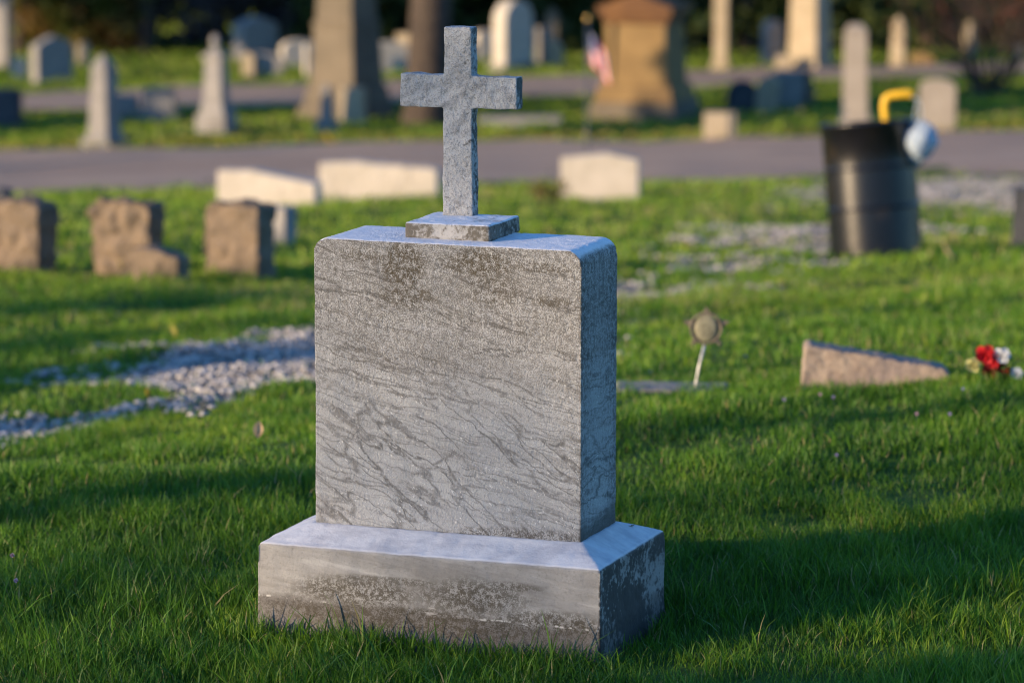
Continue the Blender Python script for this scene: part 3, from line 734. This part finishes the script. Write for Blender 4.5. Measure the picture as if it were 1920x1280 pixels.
headstone('gravestone', 238, 222, 44, 42, 'grey', 'flat', .1, .14, 0, Y0=46, label='low grey block on the shaded strip right of the first obelisk', cat='gravestone', group='low grey blocks on the shaded strip')
headstone('gravestone', 298, 226, 60, 44, 'grey', 'flat', .1, .14, 0, Y0=46, base='grey', label='wider low grey block on its own foot between the first obelisk and the urn pillar', cat='gravestone', group='low grey blocks on the shaded strip')
headstone('gravestone', 493, 142, 76, 42, 'pale', 'low_arch', .0, .2, 0, Y0=50, label='low pale stone with a curved top on the far lawn right of the urn pillar', cat='gravestone')
headstone('gravestone', 466, 145, 24, 46, 'cream', 'arch', .1, .12, 0, Y0=50, label='little bright cream stone touching the low curved one', cat='gravestone')
headstone('gravestone', 478, 108, 84, 76, 'pale', 'peak', -.85, .25, 0, Y0=54, label='broad blue grey stone at the wood edge above the low curved one', cat='gravestone')
headstone('gravestone', 560, 124, 72, 48, 'white', 'low_arch', -.35, .2, 0, Y0=52, label='white curved stone close to the left side of the massive monument', cat='gravestone')
headstone('gravestone', 582, 144, 26, 60, 'white', 'flat', -.5, .1, 0, Y0=50, label='narrow white upright touching the left side of the massive monument', cat='gravestone')
headstone('gravestone', 730, 134, 86, 54, 'white', 'low_arch', -.3, .25, 0, Y0=50, label='low white domed stone between the massive monument and the tree trunk', cat='gravestone')
headstone('gravestone', 762, 118, 40, 54, 'cream', 'flat', .2, .14, 0, Y0=52, label='dull cream stone against the left side of the tree trunk', cat='gravestone')
headstone('gravestone', 910, 114, 44, 56, 'white', 'low_arch', -.4, .2, 0, Y0=54, label='bluish white stone showing just right of the cross top', cat='gravestone')
headstone('gravestone', 1019, 122, 30, 70, 'pale', 'flat', .2, .14, 0, Y0=51, label='narrow pale upright right of the tall round topped white stone', cat='gravestone')
headstone('gravestone', 1042, 124, 30, 50, 'cream', 'slope', .2, .14, 0, lean=.3, Y0=51, label='short cream stone beside the narrow pale upright', cat='gravestone')
headstone('gravestone', 1036, 105, 30, 90, 'drab', 'peak', .3, .16, 0, Y0=54, label='tall drab stone behind the two small stones left of the flag', cat='gravestone')
stack_monument('stone_post', 1353, 132, [('base', 22, 20, 14, 'cream'), ('shaft', 15, 15, 150, 'cream')], .2, Y0=50,
               label='slender sunlit cream post right of the ochre monument, running out of the top', cat='monument')
headstone('gravestone', 1448, 122, 44, 84, 'pale', 'arch', -.85, .16, 0, Y0=50, label='pale arched stone left of the tall two toned pillar', cat='gravestone')
headstone('gravestone', 1470, 132, 32, 28, 'cream', 'low_arch', .1, .14, 0, Y0=50, label='small round cream stone at the foot of the tall two toned pillar', cat='gravestone')
stack_monument('obelisk', 1686, 126, [('base', 19, 18, 14, 'cream'), ('shaft', 17, 13, 66, 'cream'), ('cap', 13, 3, 14, 'cream')], .3, Y0=50,
               label='small sunlit obelisk on the far lawn right of the barrel obelisk', cat='obelisk', group=OB)
headstone('gravestone', 1729, 124, 48, 26, 'sand', 'low_arch', .1, .16, 0, Y0=50, label='low orange stone next to the small far obelisk', cat='gravestone')
headstone('gravestone', 1820, 108, 28, 66, 'cream', 'arch', .2, .12, 0, Y0=52, label='narrow cream stone seen through the bare shrub', cat='gravestone')
headstone('gravestone', 1832, 36, 28, 70, 'cream', 'flat', .2, .12, 0, Y0=60, label='cream upright high behind the bare shrub', cat='gravestone')
headstone('gravestone', 1912, 112, 22, 30, 'pale', 'arch', .2, .12, 0, Y0=52, label='small pale stone at the right edge beyond the bare shrub', cat='gravestone')
# long flat kerb slab in the strip
x, y, z, s = foot(975, 238, 43)
bm = bmesh.new(); bm_box(bm, -78*s, 78*s, 0, .35, -.05, 16*s)
link('ledger_slab', to_mesh(bm, bevel=.01), M['pale'], loc=(x, y, z), label='long low pale slab lying in the grass right of the cross shaft', cat='stone slab')

# ------------------------------------------------------------ flag on a pole
def flag():
    x, y, z, s = foot(1101, 288, 36)
    root = empty('flag', (x, y, z), 0, label='drooping red, white and blue flag on a dark pole across the road', cat='flag')
    b = Build(); b.tube([(0, 0, -.05), (0, 0, 130*s), (0, 0, 248*s)], [.016, .014, .012], 8); link('pole', b.mesh(), metal('dark_blue_iron', (.05, .07, .1), .5, .3), root, smooth=True)
    bm = bmesh.new(); bmesh.ops.create_uvsphere(bm, u_segments=12, v_segments=8, radius=.022)
    for q in bm.verts: q.co.z = q.co.z*1.8+252*s
    link('finial', to_mesh(bm), metal('brass', (.8, .55, .2), .35), root, smooth=True)
    m = Mat('flag_cloth', .8, .2); n = m.node('ShaderNodeUVMap'); sx = m.node('ShaderNodeSeparateXYZ'); m.t.links.new(n.outputs[0], sx.inputs[0])
    U, V_ = N(m.t, sx.outputs[0]), N(m.t, sx.outputs[1])
    st = (V_*6.5)._m('FRACT').ss(.48, .52); c = m.mix(st, (.62, .06, .09), (.75, .72, .72))
    can = U.ss(.41, .40)*V_.ss(.45, .47)
    star = (((U*27)._m('FRACT')-.5)*((U*27)._m('FRACT')-.5)+((V_*18)._m('FRACT')-.5)*((V_*18)._m('FRACT')-.5)).ss(.07, .04)
    c = m.mix(can, c, m.mix(star, (.03, .05, .16), (.75, .75, .78)))
    m.color(c)
    nu, nv = 40, 24; V = []; uv = []
    for j in range(nv+1):
        for i in range(nu+1):
            a, b2 = i/nu, j/nv
            X = a*.24*(1-.15*b2)+.01; Z = (b2*.34 - a*.20 - .06*a*a); Yv = .05*math.sin(a*11+b2*2)*a**.4
            V.append((X, Yv, Z+172*s)); uv.append((a, b2))
    me = bpy.data.meshes.new('c'); me.from_pydata(V, [], [(j*(nu+1)+i, j*(nu+1)+i+1, (j+1)*(nu+1)+i+1, (j+1)*(nu+1)+i) for j in range(nv) for i in range(nu)])
    ul = me.uv_layers.new(name='UVMap')
    for lp in me.loops: ul.data[lp.index].uv = uv[lp.vertex_index]
    link('cloth', me, m.m, root, smooth=True)
flag()

# ------------------------------------------------------------ trees and shrubs
BARK = stone_mat('bark', (.075, .056, .042), (.045, .034, .027), None, 8, .5, .03, fine=25)
BARKG = stone_mat('grey_bark', (.15, .13, .12), (.09, .08, .075), None, 6, .5, .03, fine=25)
def leafmat(name, a, b, c=None, tr=.3):
    m = Mat(name, .6, .3); n = m.noise(2.2, 3); n2 = m.noise(15, 2)
    q = m.mix(n2.ss(.3, .7), a, b)
    if c: q = m.mix(n.ss(.45, .62), q, c)
    m.color(q); t = m.node('ShaderNodeBsdfTranslucent'); m.t.links.new(q, t.inputs[0])
    mx = m.node('ShaderNodeMixShader'); mx.inputs[0].default_value = tr
    m.t.links.new(m.b.outputs[0], mx.inputs[1]); m.t.links.new(t.outputs[0], mx.inputs[2]); m.t.links.new(mx.outputs[0], m.t.nodes['Material Output'].inputs[0])
    return m.m
L_DARK = leafmat('dark_needles', (.026, .048, .012), (.065, .085, .022))
L_OLIVE = leafmat('olive_leaves', (.12, .17, .03), (.17, .17, .035), (.22, .13, .04), .45)
L_SPRING = leafmat('spring_leaves', (.05, .10, .02), (.08, .13, .03))
L_BRUSH = leafmat('brown_brush', (.16, .12, .11), (.11, .09, .09), (.07, .06, .07))
L_RUST = leafmat('rust_leaves', (.16, .05, .03), (.09, .035, .02))
def crown_mesh(r, clumps, per, size, zlo, rad, h, flat=1.0):
    """leaf clumps through an uneven egg-shaped volume"""
    C = []
    for i in range(clumps):
        t = r.random()**.9; zz = zlo+(h-zlo)*t
        prof = math.sin(math.pi*min(1, .18+.82*t))**.7 if flat == 1 else (1-t)**.8+.06
        a = r.random()*6.283; rr = rad*prof*(r.random()**.45)
        c = np.array([math.cos(a)*rr, math.sin(a)*rr, zz]); q = r.normal(size=(per, 3))*np.array([.16, .16, .11])*rad*(.5+.8*r.random())
        C.append(c+q)
    C = np.concatenate(C); C[:, 2] = np.maximum(C[:, 2], .03)
    return quads(C, size, r)
def branches(b, p, d, L, rad, lv, r, ns=6, spread=.7, up=.25):
    n = 5; path = [p]; q = Vector(p); dd = Vector(d).normalized()
    for i in range(n):
        dd = (dd + Vector(r.normal(size=3)*.12) + Vector((0, 0, up*.12))).normalized(); q = q+dd*L/n; path.append(q.copy())
    b.tube(path, [rad*(1-.6*i/n) for i in range(n+1)], ns)
    tips = [path[-1]]
    if lv > 0:
        for k in range(3 if lv > 1 else 4):
            i = r.integers(2, n+1); s = Vector(r.normal(size=3)); s = (s-dd*s.dot(dd)).normalized()
            d2 = (dd*(1-spread*.5)+s*spread+Vector((0, 0, up))).normalized()
            tips += branches(b, path[i], d2, L*(.55+.2*r.random()), rad*.5, lv-1, r, max(4, ns-1), spread, up)
    return tips
def evergreen(u, v, rad, h, label, seed, Y0=56, mat=L_DARK, size=.13, name='evergreen_tree', clumps=170, per=34, pos=None, cat='tree', cone=True, zlo=.02, group='dark evergreens at the back', trunk=.12):
    r = np.random.default_rng(seed)
    if pos: x, y = pos; z = g(x, y)
    else: x, y, z = hit(u, v, Y0, 140)
    root = empty(name, (x, y, z), 0, label=label, cat=cat, group=group)
    b = Build(); b.tube([(0, 0, -.1), (0, 0, h*.5), (0, 0, h*.92)], [trunk, trunk*.7, .03], 8); link('trunk', b.mesh(), BARK, root, smooth=True)
    b = Build(); V, Fq3 = crown_mesh(r, clumps, per, size, zlo, rad, h, .5 if cone else 1.0); b.add(V, Fq3); link('crown', b.mesh(), mat, root)
    return root
def bare_tree(x, y, h, rad, label, seed, leaf=None, nleaf=0, name='bare_tree', lsize=.12, group=None, lv=3, clear=.35):
    r = np.random.default_rng(seed); z = g(x, y)
    root = empty(name, (x, y, z), 0, label=label, cat='tree', group=group)
    b = Build(); path = [Vector((0, 0, -.1)), Vector((0, 0, .25)), Vector((.04*h*.3, 0, h*.3)), Vector((0.02*h, .02*h, h*.6))]
    b.tube(path, [rad*1.35, rad*1.02, rad*.85, rad*.6], 12)
    link('trunk', b.mesh(), BARK, root, smooth=True)
    b = Build(); tips = []
    for k in range(9):
        a = k*2.4+r.random(); zz = h*(clear+.3*k/9); st = Vector((.02*h, .01*h, zz))
        tips += branches(b, st, (math.cos(a), math.sin(a), .7+r.random()*.8), h*.38, rad*.42, lv-1, r)
    link('limbs', b.mesh(), BARK, root, smooth=True)
    if leaf:
        T = np.array([tuple(t) for t in tips]); C = T[r.integers(0, len(T), nleaf)]+r.normal(size=(nleaf, 3))*h*.035
        b = Build(); V, F3 = quads(C, lsize, r); b.add(V, F3); link('crown', b.mesh(), leaf, root)
    return root
# in view at the back
bare_tree(*[*hit(800, 232, 44)[:2]], 9, .27, 'stout brown tree trunk behind the cross with its crown out of frame', 41, L_SPRING, 3000)
for i, (u, v, rad, h, lab) in enumerate([
    (700, 92, 1.5, 5.5, 'dark evergreen behind the massive drab monument'),
    (880, 86, 1.6, 6.5, 'dark evergreen behind the top of the cross'),
    (1040, 84, 1.5, 6, 'dark evergreen behind the flag'),
    (1200, 86, 1.6, 6.5, 'dark evergreen behind the rust brown cornice'),
    (1335, 88, 1.5, 6, 'dark evergreen behind the slender cream post'),
    (1600, 86, 1.6, 6, 'dark evergreen behind the barrel obelisk'),
    (1735, 84, 1.5, 6, 'dark evergreen left of the bare shrub'),
    (1880, 74, 1.5, 6, 'dark evergreen behind the bare shrub')]):
    evergreen(u, v, rad, h, lab, 50+i)
evergreen(150, 96, 1.0, 1.9, 'broad olive and rust coloured bush at the wood edge, upper left', 71, mat=L_OLIVE, size=.07, name='bush', cat='bush', cone=False, clumps=260, per=40, group=None, trunk=.05)
evergreen(355, 84, .9, 1.7, 'greyish brown thicket bush between the olive bush and the blue grey stone', 72, mat=L_BRUSH, size=.07, name='bush', cat='bush', cone=False, clumps=90, per=26, group='brown thicket bushes', trunk=.05)
evergreen(490, 70, 1.0, 2.0, 'brown thicket bush behind the broad blue grey stone', 73, mat=L_BRUSH, size=.08, name='bush', cat='bush', cone=False, clumps=90, per=26, group='brown thicket bushes', trunk=.05)
evergreen(590, 72, .9, 2.2, 'brown thicket bush left of the massive monument', 74, mat=L_BRUSH, size=.08, name='bush', cat='bush', cone=False, clumps=90, per=26, group='brown thicket bushes', trunk=.05)
evergreen(20, 90, .7, 2.2, 'dark evergreen shrub at the upper left corner', 75, size=.08, name='bush', cat='bush', cone=False, clumps=120, per=26, group=None, trunk=.05)
for i, (u, v, rad, lab) in enumerate([(38, 100, .09, 'reddish tree trunk left of the olive bush'), (272, 96, .17, 'dark tree trunk at the right side of the olive bush'),
                                 (412, 82, .10, 'thin trunk behind the urn pillar'), (540, 84, .08, 'thin trunk right of the broad blue grey stone'),
                                 (1400, 95, .15, 'grey trunk right of the slender cream post'), (1560, 90, .14, 'trunk right of the tall two toned pillar')]):
    x, y, z = hit(u, v, 54)
    bare_tree(x, y, 7, rad, lab, 90+i, lv=2, group='thin bare trees at the wood edge')
# bare shrub on the right
def shrub():
    x, y, z, s = foot(1850, 178, 46); r = np.random.default_rng(5)
    root = empty('bare_shrub', (x, y, z), 0, label='leggy bare shrub with a few rust leaves at the upper right', cat='shrub')
    b = Build(); tips = []
    for k in range(17):
        a = k*2.4; tips += branches(b, Vector((math.cos(a)*.1, math.sin(a)*.1, -.02)), (math.cos(a)*.55, math.sin(a)*.55, 1), 1.0+.4*r.random(), .026, 2, r, 6, .6, .2)
    link('stems', b.mesh(), BARK, root, smooth=True)
    T = np.array([tuple(t) for t in tips]); C = T[r.integers(0, len(T), 700)]+r.normal(size=(700, 3))*.07
    b = Build(); V, F3 = quads(C, .035, r); b.add(V, F3); link('leaves', b.mesh(), L_RUST, root)
    bm = bmesh.new(); bmesh.ops.create_icosphere(bm, subdivisions=3, radius=1)
    for q in bm.verts: q.co = Vector((q.co.x*.26, q.co.y*.2, q.co.z*.12)) + Vector(mnoise.noise_vector(q.co*3))*.03
    link('root_mound', to_mesh(bm), BARK, root, smooth=True)
shrub()
# weeds beside the white stone, left side
x, y, z, s = foot(1028, 392, 20); r = np.random.default_rng(8)
root = empty('weed_clump', (x, y+.05, z), 0, label='dry weed clump at the left side of the white peaked stone', cat='plant')
b = Build(); tips = []
for k in range(16):
    a = k*2.4; tips += branches(b, Vector((math.cos(a)*.04, math.sin(a)*.04, 0)), (math.cos(a)*.5, math.sin(a)*.5, 1), .12, .003, 1, r, 4, .5, .2)
link('stems', b.mesh(), BARK, root)
T = np.array([tuple(t) for t in tips]); C = T[r.integers(0, len(T), 350)]+r.normal(size=(350, 3))*.02
b = Build(); V, F3 = quads(C, .014, r); b.add(V, F3); link('leaves', b.mesh(), leafmat('dry_leaves', (.22, .17, .05), (.14, .13, .03)), root)

# the wood beyond: one mass
r = np.random.default_rng(3); n = 60000
X = (r.random(n)-.5)*70; Y = 66+r.random(n)**1.5*26; Zt = r.random(n)**1.4*7
V, F3 = quads(np.stack([X, Y, gz(X, Y)+Zt+.05], 1), .22, r)
b = Build(); b.add(V, F3)
link('woodland', b.mesh(), L_DARK, label='dark unbroken wood closing the view behind the cemetery', cat='woodland', kind='stuff')

# trees outside the frame, up-sun: added, their crowns shaped to throw the long shade
def upsun(px, py, D): return px+SUNV.x/math.cos(SUN_EL)*D, py+SUNV.y/math.cos(SUN_EL)*D
def shade_tree(px, py, D, lo, hi, rad, clumps, seed, lab, per=30, size=.08, mat=L_SPRING):
    """crown that shades the ground at (px, py); lo, hi: heights above that spot's sun ray"""
    x, y = upsun(px, py, D); k = D*math.tan(SUN_EL)+g(px, py)-g(x, y)
    return evergreen(0, 0, rad, k+hi, lab, seed, mat=mat, size=size, name='shade_caster_tree', clumps=clumps, per=per, pos=(x, y), cone=False, zlo=max(.3, k+lo), group='unseen leafy trees on the left, added for their shade', trunk=.10)
LB = 'unseen leafy tree up-sun, added for the shade it throws'
for i, a in enumerate([
    (-.1, 5.95, 18, -1.3, .06, 1.1, 150), (.9, 7.0, 17, -.3, .05, .35, 20),
    (.1, 7.3, 60, -.9, 1.7, 1.3, 30),
    (-.9, 12.9, 24, -.3, .10, .55, 18), (-1.3, 11.2, 24, -.2, .1, .22, 7), (-1.5, 15.7, 26, -.3, .08, .35, 14), (-1.6, 20.5, 26, -.3, .08, .4, 12),
    (1.2, 11.6, 28, -.2, .1, .2, 7), (1.3, 14.6, 28, -.3, .1, .24, 8), (1.3, 9.9, 22, -.2, .1, .12, 4), (-.7, 8.9, 20, -.3, .1, .22, 8), (-1.3, 14.2, 30, -.3, .1, .42, 16), (-1.0, 16.3, 30, -.3, .1, .22, 8)]):
    shade_tree(*a, 200+i, LB)
for i, (px, py) in enumerate([(-5.9, 47.3), (-4.6, 48.3), (-3.0, 49.6), (-.6, 50.3), (2.9, 46.6), (6.2, 48.3)]): shade_tree(px, py, 24, -.3, .05, .8, 50, 230+i, LB, size=.11)
for i in range(3): shade_tree(4.6+2.5*i, 63, 27, -1.5, 3.5, 2.0, 170, 250+i, LB, size=.2)

# ------------------------------------------------------------ grass
def grassmat():
    m = Mat('grass_blade', .5, .35); t = m.attr('tint'); h = m.attr('along')
    c = m.mix(t.ss(0, .55), (.026, .092, .010), (.095, .225, .014)); c = m.mix(t.ss(.5, .86), c, (.25, .345, .024)); c = m.mix(t.ss(.93, .97), c, (.36, .31, .13))
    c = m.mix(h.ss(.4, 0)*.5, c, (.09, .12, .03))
    m.color(c); tr = m.node('ShaderNodeBsdfTranslucent'); m.t.links.new(c, tr.inputs[0])
    mx = m.node('ShaderNodeMixShader'); mx.inputs[0].default_value = .38
    m.t.links.new(m.b.outputs[0], mx.inputs[1]); m.t.links.new(tr.outputs[0], mx.inputs[2]); m.t.links.new(mx.outputs[0], m.t.nodes['Material Output'].inputs[0])
    return m.m
GM = grassmat()
CY, SY_ = math.cos(YAW), math.sin(YAW)
def to_local(X, Y): dx, dy = X-GL.x, Y-GL.y; return dx*CY-dy*SY_, dx*SY_+dy*CY
def blades(X, Y, h, w, seg, seed, bend=.35):
    r = np.random.default_rng(seed); n = len(X)
    a = r.random(n)*2*np.pi; lean = np.stack([np.cos(a), np.sin(a)], 1)*(bend*(.3+r.random(n)**1.5*1.4))[:, None]
    f = r.random(n)*2*np.pi; side = np.stack([np.cos(f), np.sin(f)], 1)
    cl = vnoise(X*2.2, Y*1.7, 21)*.5+vnoise(X*9, Y*6, 22)*.5
    tint = np.clip(.52*cl+.48*r.random(n)-.06+.02*np.clip(Y-9, 0, 12)+.006*np.clip(Y-34, 0, 30), 0, .92)
    dry = np.clip((vnoise(X*.55+3, Y*.9, 41)*.6+vnoise(X*1.9, Y*2.3, 42)*.4-.53)*4, 0, 1)*np.clip((Y-10.5)/2, 0, 1)
    dry = np.maximum(dry, np.exp(-((Y-15.6-.25*X)/.28)**2)*np.clip(-X*1.4, 0, 1)*.9*vnoise(X*2, Y*2, 43)*1.4)
    tint = np.where(r.random(n) < .03+.28*dry, 1.0, tint)
    Z = gz(X, Y); V = []; al = []
    ts = np.linspace(0, 1, seg+1)
    for i, t in enumerate(ts):
        px = X+lean[:, 0]*h*t*t; py = Y+lean[:, 1]*h*t*t; pz = Z-.004+h*(t-.22*t*t*np.hypot(lean[:, 0], lean[:, 1]))
        ww = w*(1-t)**.6*.5 if i < seg else w*0
        if i < seg:
            V.append(np.stack([px-side[:, 0]*ww, py-side[:, 1]*ww, pz], 1)); V.append(np.stack([px+side[:, 0]*ww, py+side[:, 1]*ww, pz], 1)); al += [t, t]
        else: V.append(np.stack([px, py, pz], 1)); al.append(1.0)
    k = len(V); V = np.stack(V, 1).reshape(-1, 3); base = np.arange(n)[:, None]*k
    q = [np.concatenate([base+2*i, base+2*i+1, base+2*i+3, base+2*i+2], 1) for i in range(seg-1)]
    tri = np.concatenate([base+k-3, base+k-2, base+k-1], 1)
    return V, (np.concatenate(q) if q else None), tri, np.repeat(tint, k), np.tile(np.array(al), n)
def scatter(n, ya, yb, pw, seed, marg=.45):
    r = np.random.default_rng(seed); Y = ya+(yb-ya)*r.random(n)**pw; X = (r.random(n)-.5)*2*(Y*.1345+marg); return X, Y, r
def lawn():
    parts = []
    def emit(n, ya, yb, pw, hh, w, seg, seed, marg, bend=.35):
        X, Y, r = scatter(n, ya, yb, pw, seed, marg)
        cl = vnoise(X*3.3, Y*3.0, 31)*.45+vnoise(X*10, Y*9, 32)*.35+vnoise(X*24, Y*22, 33)*.2
        cl = np.clip((cl-.5)*1.5+.5, 0, 1); k = r.random(n) < .22+1.3*cl
        s, t = to_local(X, Y); k &= ~((s > BS0-.004) & (s < BS1+.004) & (t > BT0-.004) & (t < BT1+.004))
        gmk = gravel_mask(X, Y); k &= (gmk < .03) | (r.random(n) < (.30+.12*(Y > 15))*(1-np.clip(gmk*1.7, 0, .92)))
        if marg > 3: k &= np.abs(X) > Y*.1345+(.4 if yb < 30 else 1.5)
        if yb > 36: k &= ~in_band(X, Y, RA, RB) & ~in_band(X, Y, SA, SB)
        X, Y, cl, s, t, gmk = X[k], Y[k], cl[k], s[k], t[k], gmk[k]; m_ = len(X)
        h = hh*(.38+1.05*cl)*(.5+.8*r.random(m_))
        h *= np.where(gmk > -.15, .7, 1.0)
        h += (r.random(m_) < .005)*hh*.4
        near = (s > BS0-.05) & (s < BS1+.05) & (t < BT0) & (t > BT0-.10); h *= np.where(near, 1.25, 1)
        parts.append(blades(X, Y, h, w*(.6+.8*r.random(m_)), seg, seed+100, bend))
    emit(150000, 6.35, 8.6, 1.0, .049, .0027, 3, 1, .35, .5); emit(5000, 6.35, 8.0, 1.0, .078, .0042, 3, 9, .35, .6)
    emit(125000, 8.6, 11.2, 1.0, .038, .0036, 2, 2, .45, .45)
    emit(120000, 11.2, 18, 1.0, .045, .0062, 2, 3, .7)
    emit(70000, 18, 34, 1.2, .050, .014, 2, 4, 1.2)
    emit(130000, 34, 66, 1.0, .065, .042, 1, 5, 2.0)
    emit(60000, 5.0, 22, 1.0, .045, .011, 2, 6, 3.4); emit(40000, 20, 60, 1.0, .055, .04, 1, 7, 7.0)      # the lawn to either side
    # a few long strays at the stone's foot
    r = np.random.default_rng(77); n = 700
    s = BS0-.06+(BS1-BS0+.12)*r.random(n); t = BT0-.012-.07*r.random(n)
    X = GL.x+s*CY+t*SY_; Y = GL.y-s*SY_+t*CY
    parts.append(blades(X, Y, .04+.045*r.random(n)**2, .004+.003*r.random(n), 3, 78, .5))
    x, y, z = hit(1502, 737, 9.2)                      # rank grass along the sunken slab and the flowers
    n = 1500; q = r.random(n); X = x+.42*q+.0; Y = y-.012-.05*r.random(n)-.03*q
    parts.append(blades(X, Y, (.015+.028*q**.7)*(.5+.7*r.random(n)), .004, 2, 79, .5))
    V, Q, T, ti, al, o = [], [], [], [], [], 0
    for v_, q_, t_, a_, b_ in parts:
        V.append(v_); T.append(t_+o); ti.append(a_); al.append(b_)
        if q_ is not None: Q.append(q_+o)
        o += len(v_)
    me = fastmesh('grass', np.concatenate(V), [np.concatenate(Q), np.concatenate(T)], {'tint': np.concatenate(ti), 'along': np.concatenate(al)})
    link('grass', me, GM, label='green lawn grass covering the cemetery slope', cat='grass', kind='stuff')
lawn()

# ------------------------------------------------------------ fallen leaves and little flowers
def leaf_mesh(L, w, curl=.3):
    V, Fc = [], []
    for i in range(7):
        t = i/6; ww = w*math.sin(math.pi*(t*.9+.05))**.8
        zc_ = curl*L*(t-.5)**2*2
        V += [(-ww/2, (t-.5)*L, zc_+ww*.25), (0, (t-.5)*L, zc_), (ww/2, (t-.5)*L, zc_+ww*.25)]
    for i in range(6):
        for k in range(2): Fc.append((i*3+k, i*3+k+1, i*3+k+4, i*3+k+3))
    me = bpy.data.meshes.new('leaf'); me.from_pydata(V, [], Fc); return me
LT = plainmat('tan_dead_leaf', (.62, .42, .24), .7, .3)
LY = plainmat('yellow_leaf', (.75, .42, .04), .7, .3)
LM = leaf_mesh(.042, .028)
for (u, v, Y0, sc, mt, lab, rot) in [(483, 838, 8, 1.0, LT, 'curled tan leaf in the grass left of the large stone', (1.2, .2, .3)),
        (1775, 503, 14, 1.7, LT, 'tan leaf on the grass right of the black barrel', (.9, .1, 1.2)),
        (612, 272, 42, 5.0, LY, 'orange leaf heap at the road edge below the massive monument', (.8, .2, 1.4)),
        (107, 802, 9.3, .8, LY, 'bright yellow leaf beside the gravel at far left', (.9, .4, .8)),
        (276, 756, 9.8, .7, LY, 'yellow leaf on the grass tongue between the gravel patches', (.8, .3, .4)),
        (148, 712, 10.5, .7, LT, 'rusty leaf at the upper edge of the gravel on the left', (.8, .3, .9))]:
    x, y, z = hit(u, v, Y0); o = link('fallen_leaf', LM.copy(), mt, loc=(x, y, z+.045*min(sc, 1.6)), label=lab, cat='leaf', group='single fallen leaves'); o.rotation_euler = rot; o.scale = (sc,)*3
PM_ = {'violet': plainmat('violet_petal', (.36, .32, .5), .6, .3), 'pink': plainmat('pink_petal', (.5, .34, .42), .6, .3), 'white': plainmat('white_petal', (.7, .65, .7), .6, .3)}
fm = petals(np.array([0, 0, 0.0]), .0052, 5, 3)
for i, (u, v, cn, lab) in enumerate([(1537, 748, 'pink', 'pinkish wild flower under the left end of the sunken slab'), (1562, 752, 'violet', 'violet wild flower right of the pinkish one under the sunken slab'),
        (1718, 785, 'pink', 'pink wild flower in the lawn below the middle of the sunken slab'), (1780, 785, 'violet', 'pale violet wild flower right of the pink one in the lawn'),
        (1397, 672, 'violet', 'violet wild flower in the lit grass right of the medallion'), (1805, 738, 'white', 'whitish wild flower below the red flower bunch'),
        (24, 1058, 'pink', 'tiny magenta wild flower at the lower left edge'), (31, 1106, 'violet', 'pale blue wild flower below the magenta one at the left edge'),
        (1568, 864, 'violet', 'lone violet wild flower in the middle of the right lawn'), (1470, 757, 'violet', 'faint violet wild flower left of the sunken slab corner')]):
    x, y, z = hit(u, v+28, 7); 
    r0 = empty('wild_flower', (x, y, z), 0, label=lab, cat='flower', group='tiny wild flowers in the lawn')
    me = fm.copy(); 
    for q in me.vertices: q.co.z += .05
    link('petals', me, PM_[cn], r0)
    b = Build(); b.tube([(0, 0, -.005), (.001, 0, .03), (0, 0, .05)], [.0012, .001, .0009], 5); link('stem', b.mesh(), FLF, r0)
d = Vector(ray(1182, 986)); t = (GL.z-.010)/d.z; P = d*t
o = link('fallen_leaf', LM.copy(), plainmat('brown_leaf', (.16, .11, .06), .8), loc=tuple(P), label='small brown leaf lying on the ledge of the large gravestone base', cat='leaf', group='single fallen leaves'); o.rotation_euler = (0, .1, 1.9); o.scale = (.42, .42, .25)
# leaf litter along the verge
r = np.random.default_rng(12); n = 2600
X = (r.random(n)-.5)*14; Y = np.interp(X, RB[:, 0], RB[:, 1])+np.abs(r.normal(size=n))*.55
X2 = (r.random(70)-.5)*9; Y2 = 12+r.random(70)*14; X = np.r_[X, X2]; Y = np.r_[Y, Y2]
V, F3 = quads(np.stack([X, Y, gz(X, Y)+.05], 1), .022, r, .2)
b = Build(); b.add(V, F3)
link('leaf_litter', b.mesh(), plainmat('litter_leaf', (.45, .30, .08), .8, .3, (.3, .3, .06), 4), label='scattered dry yellow leaves along the road verge', cat='leaves', kind='stuff')
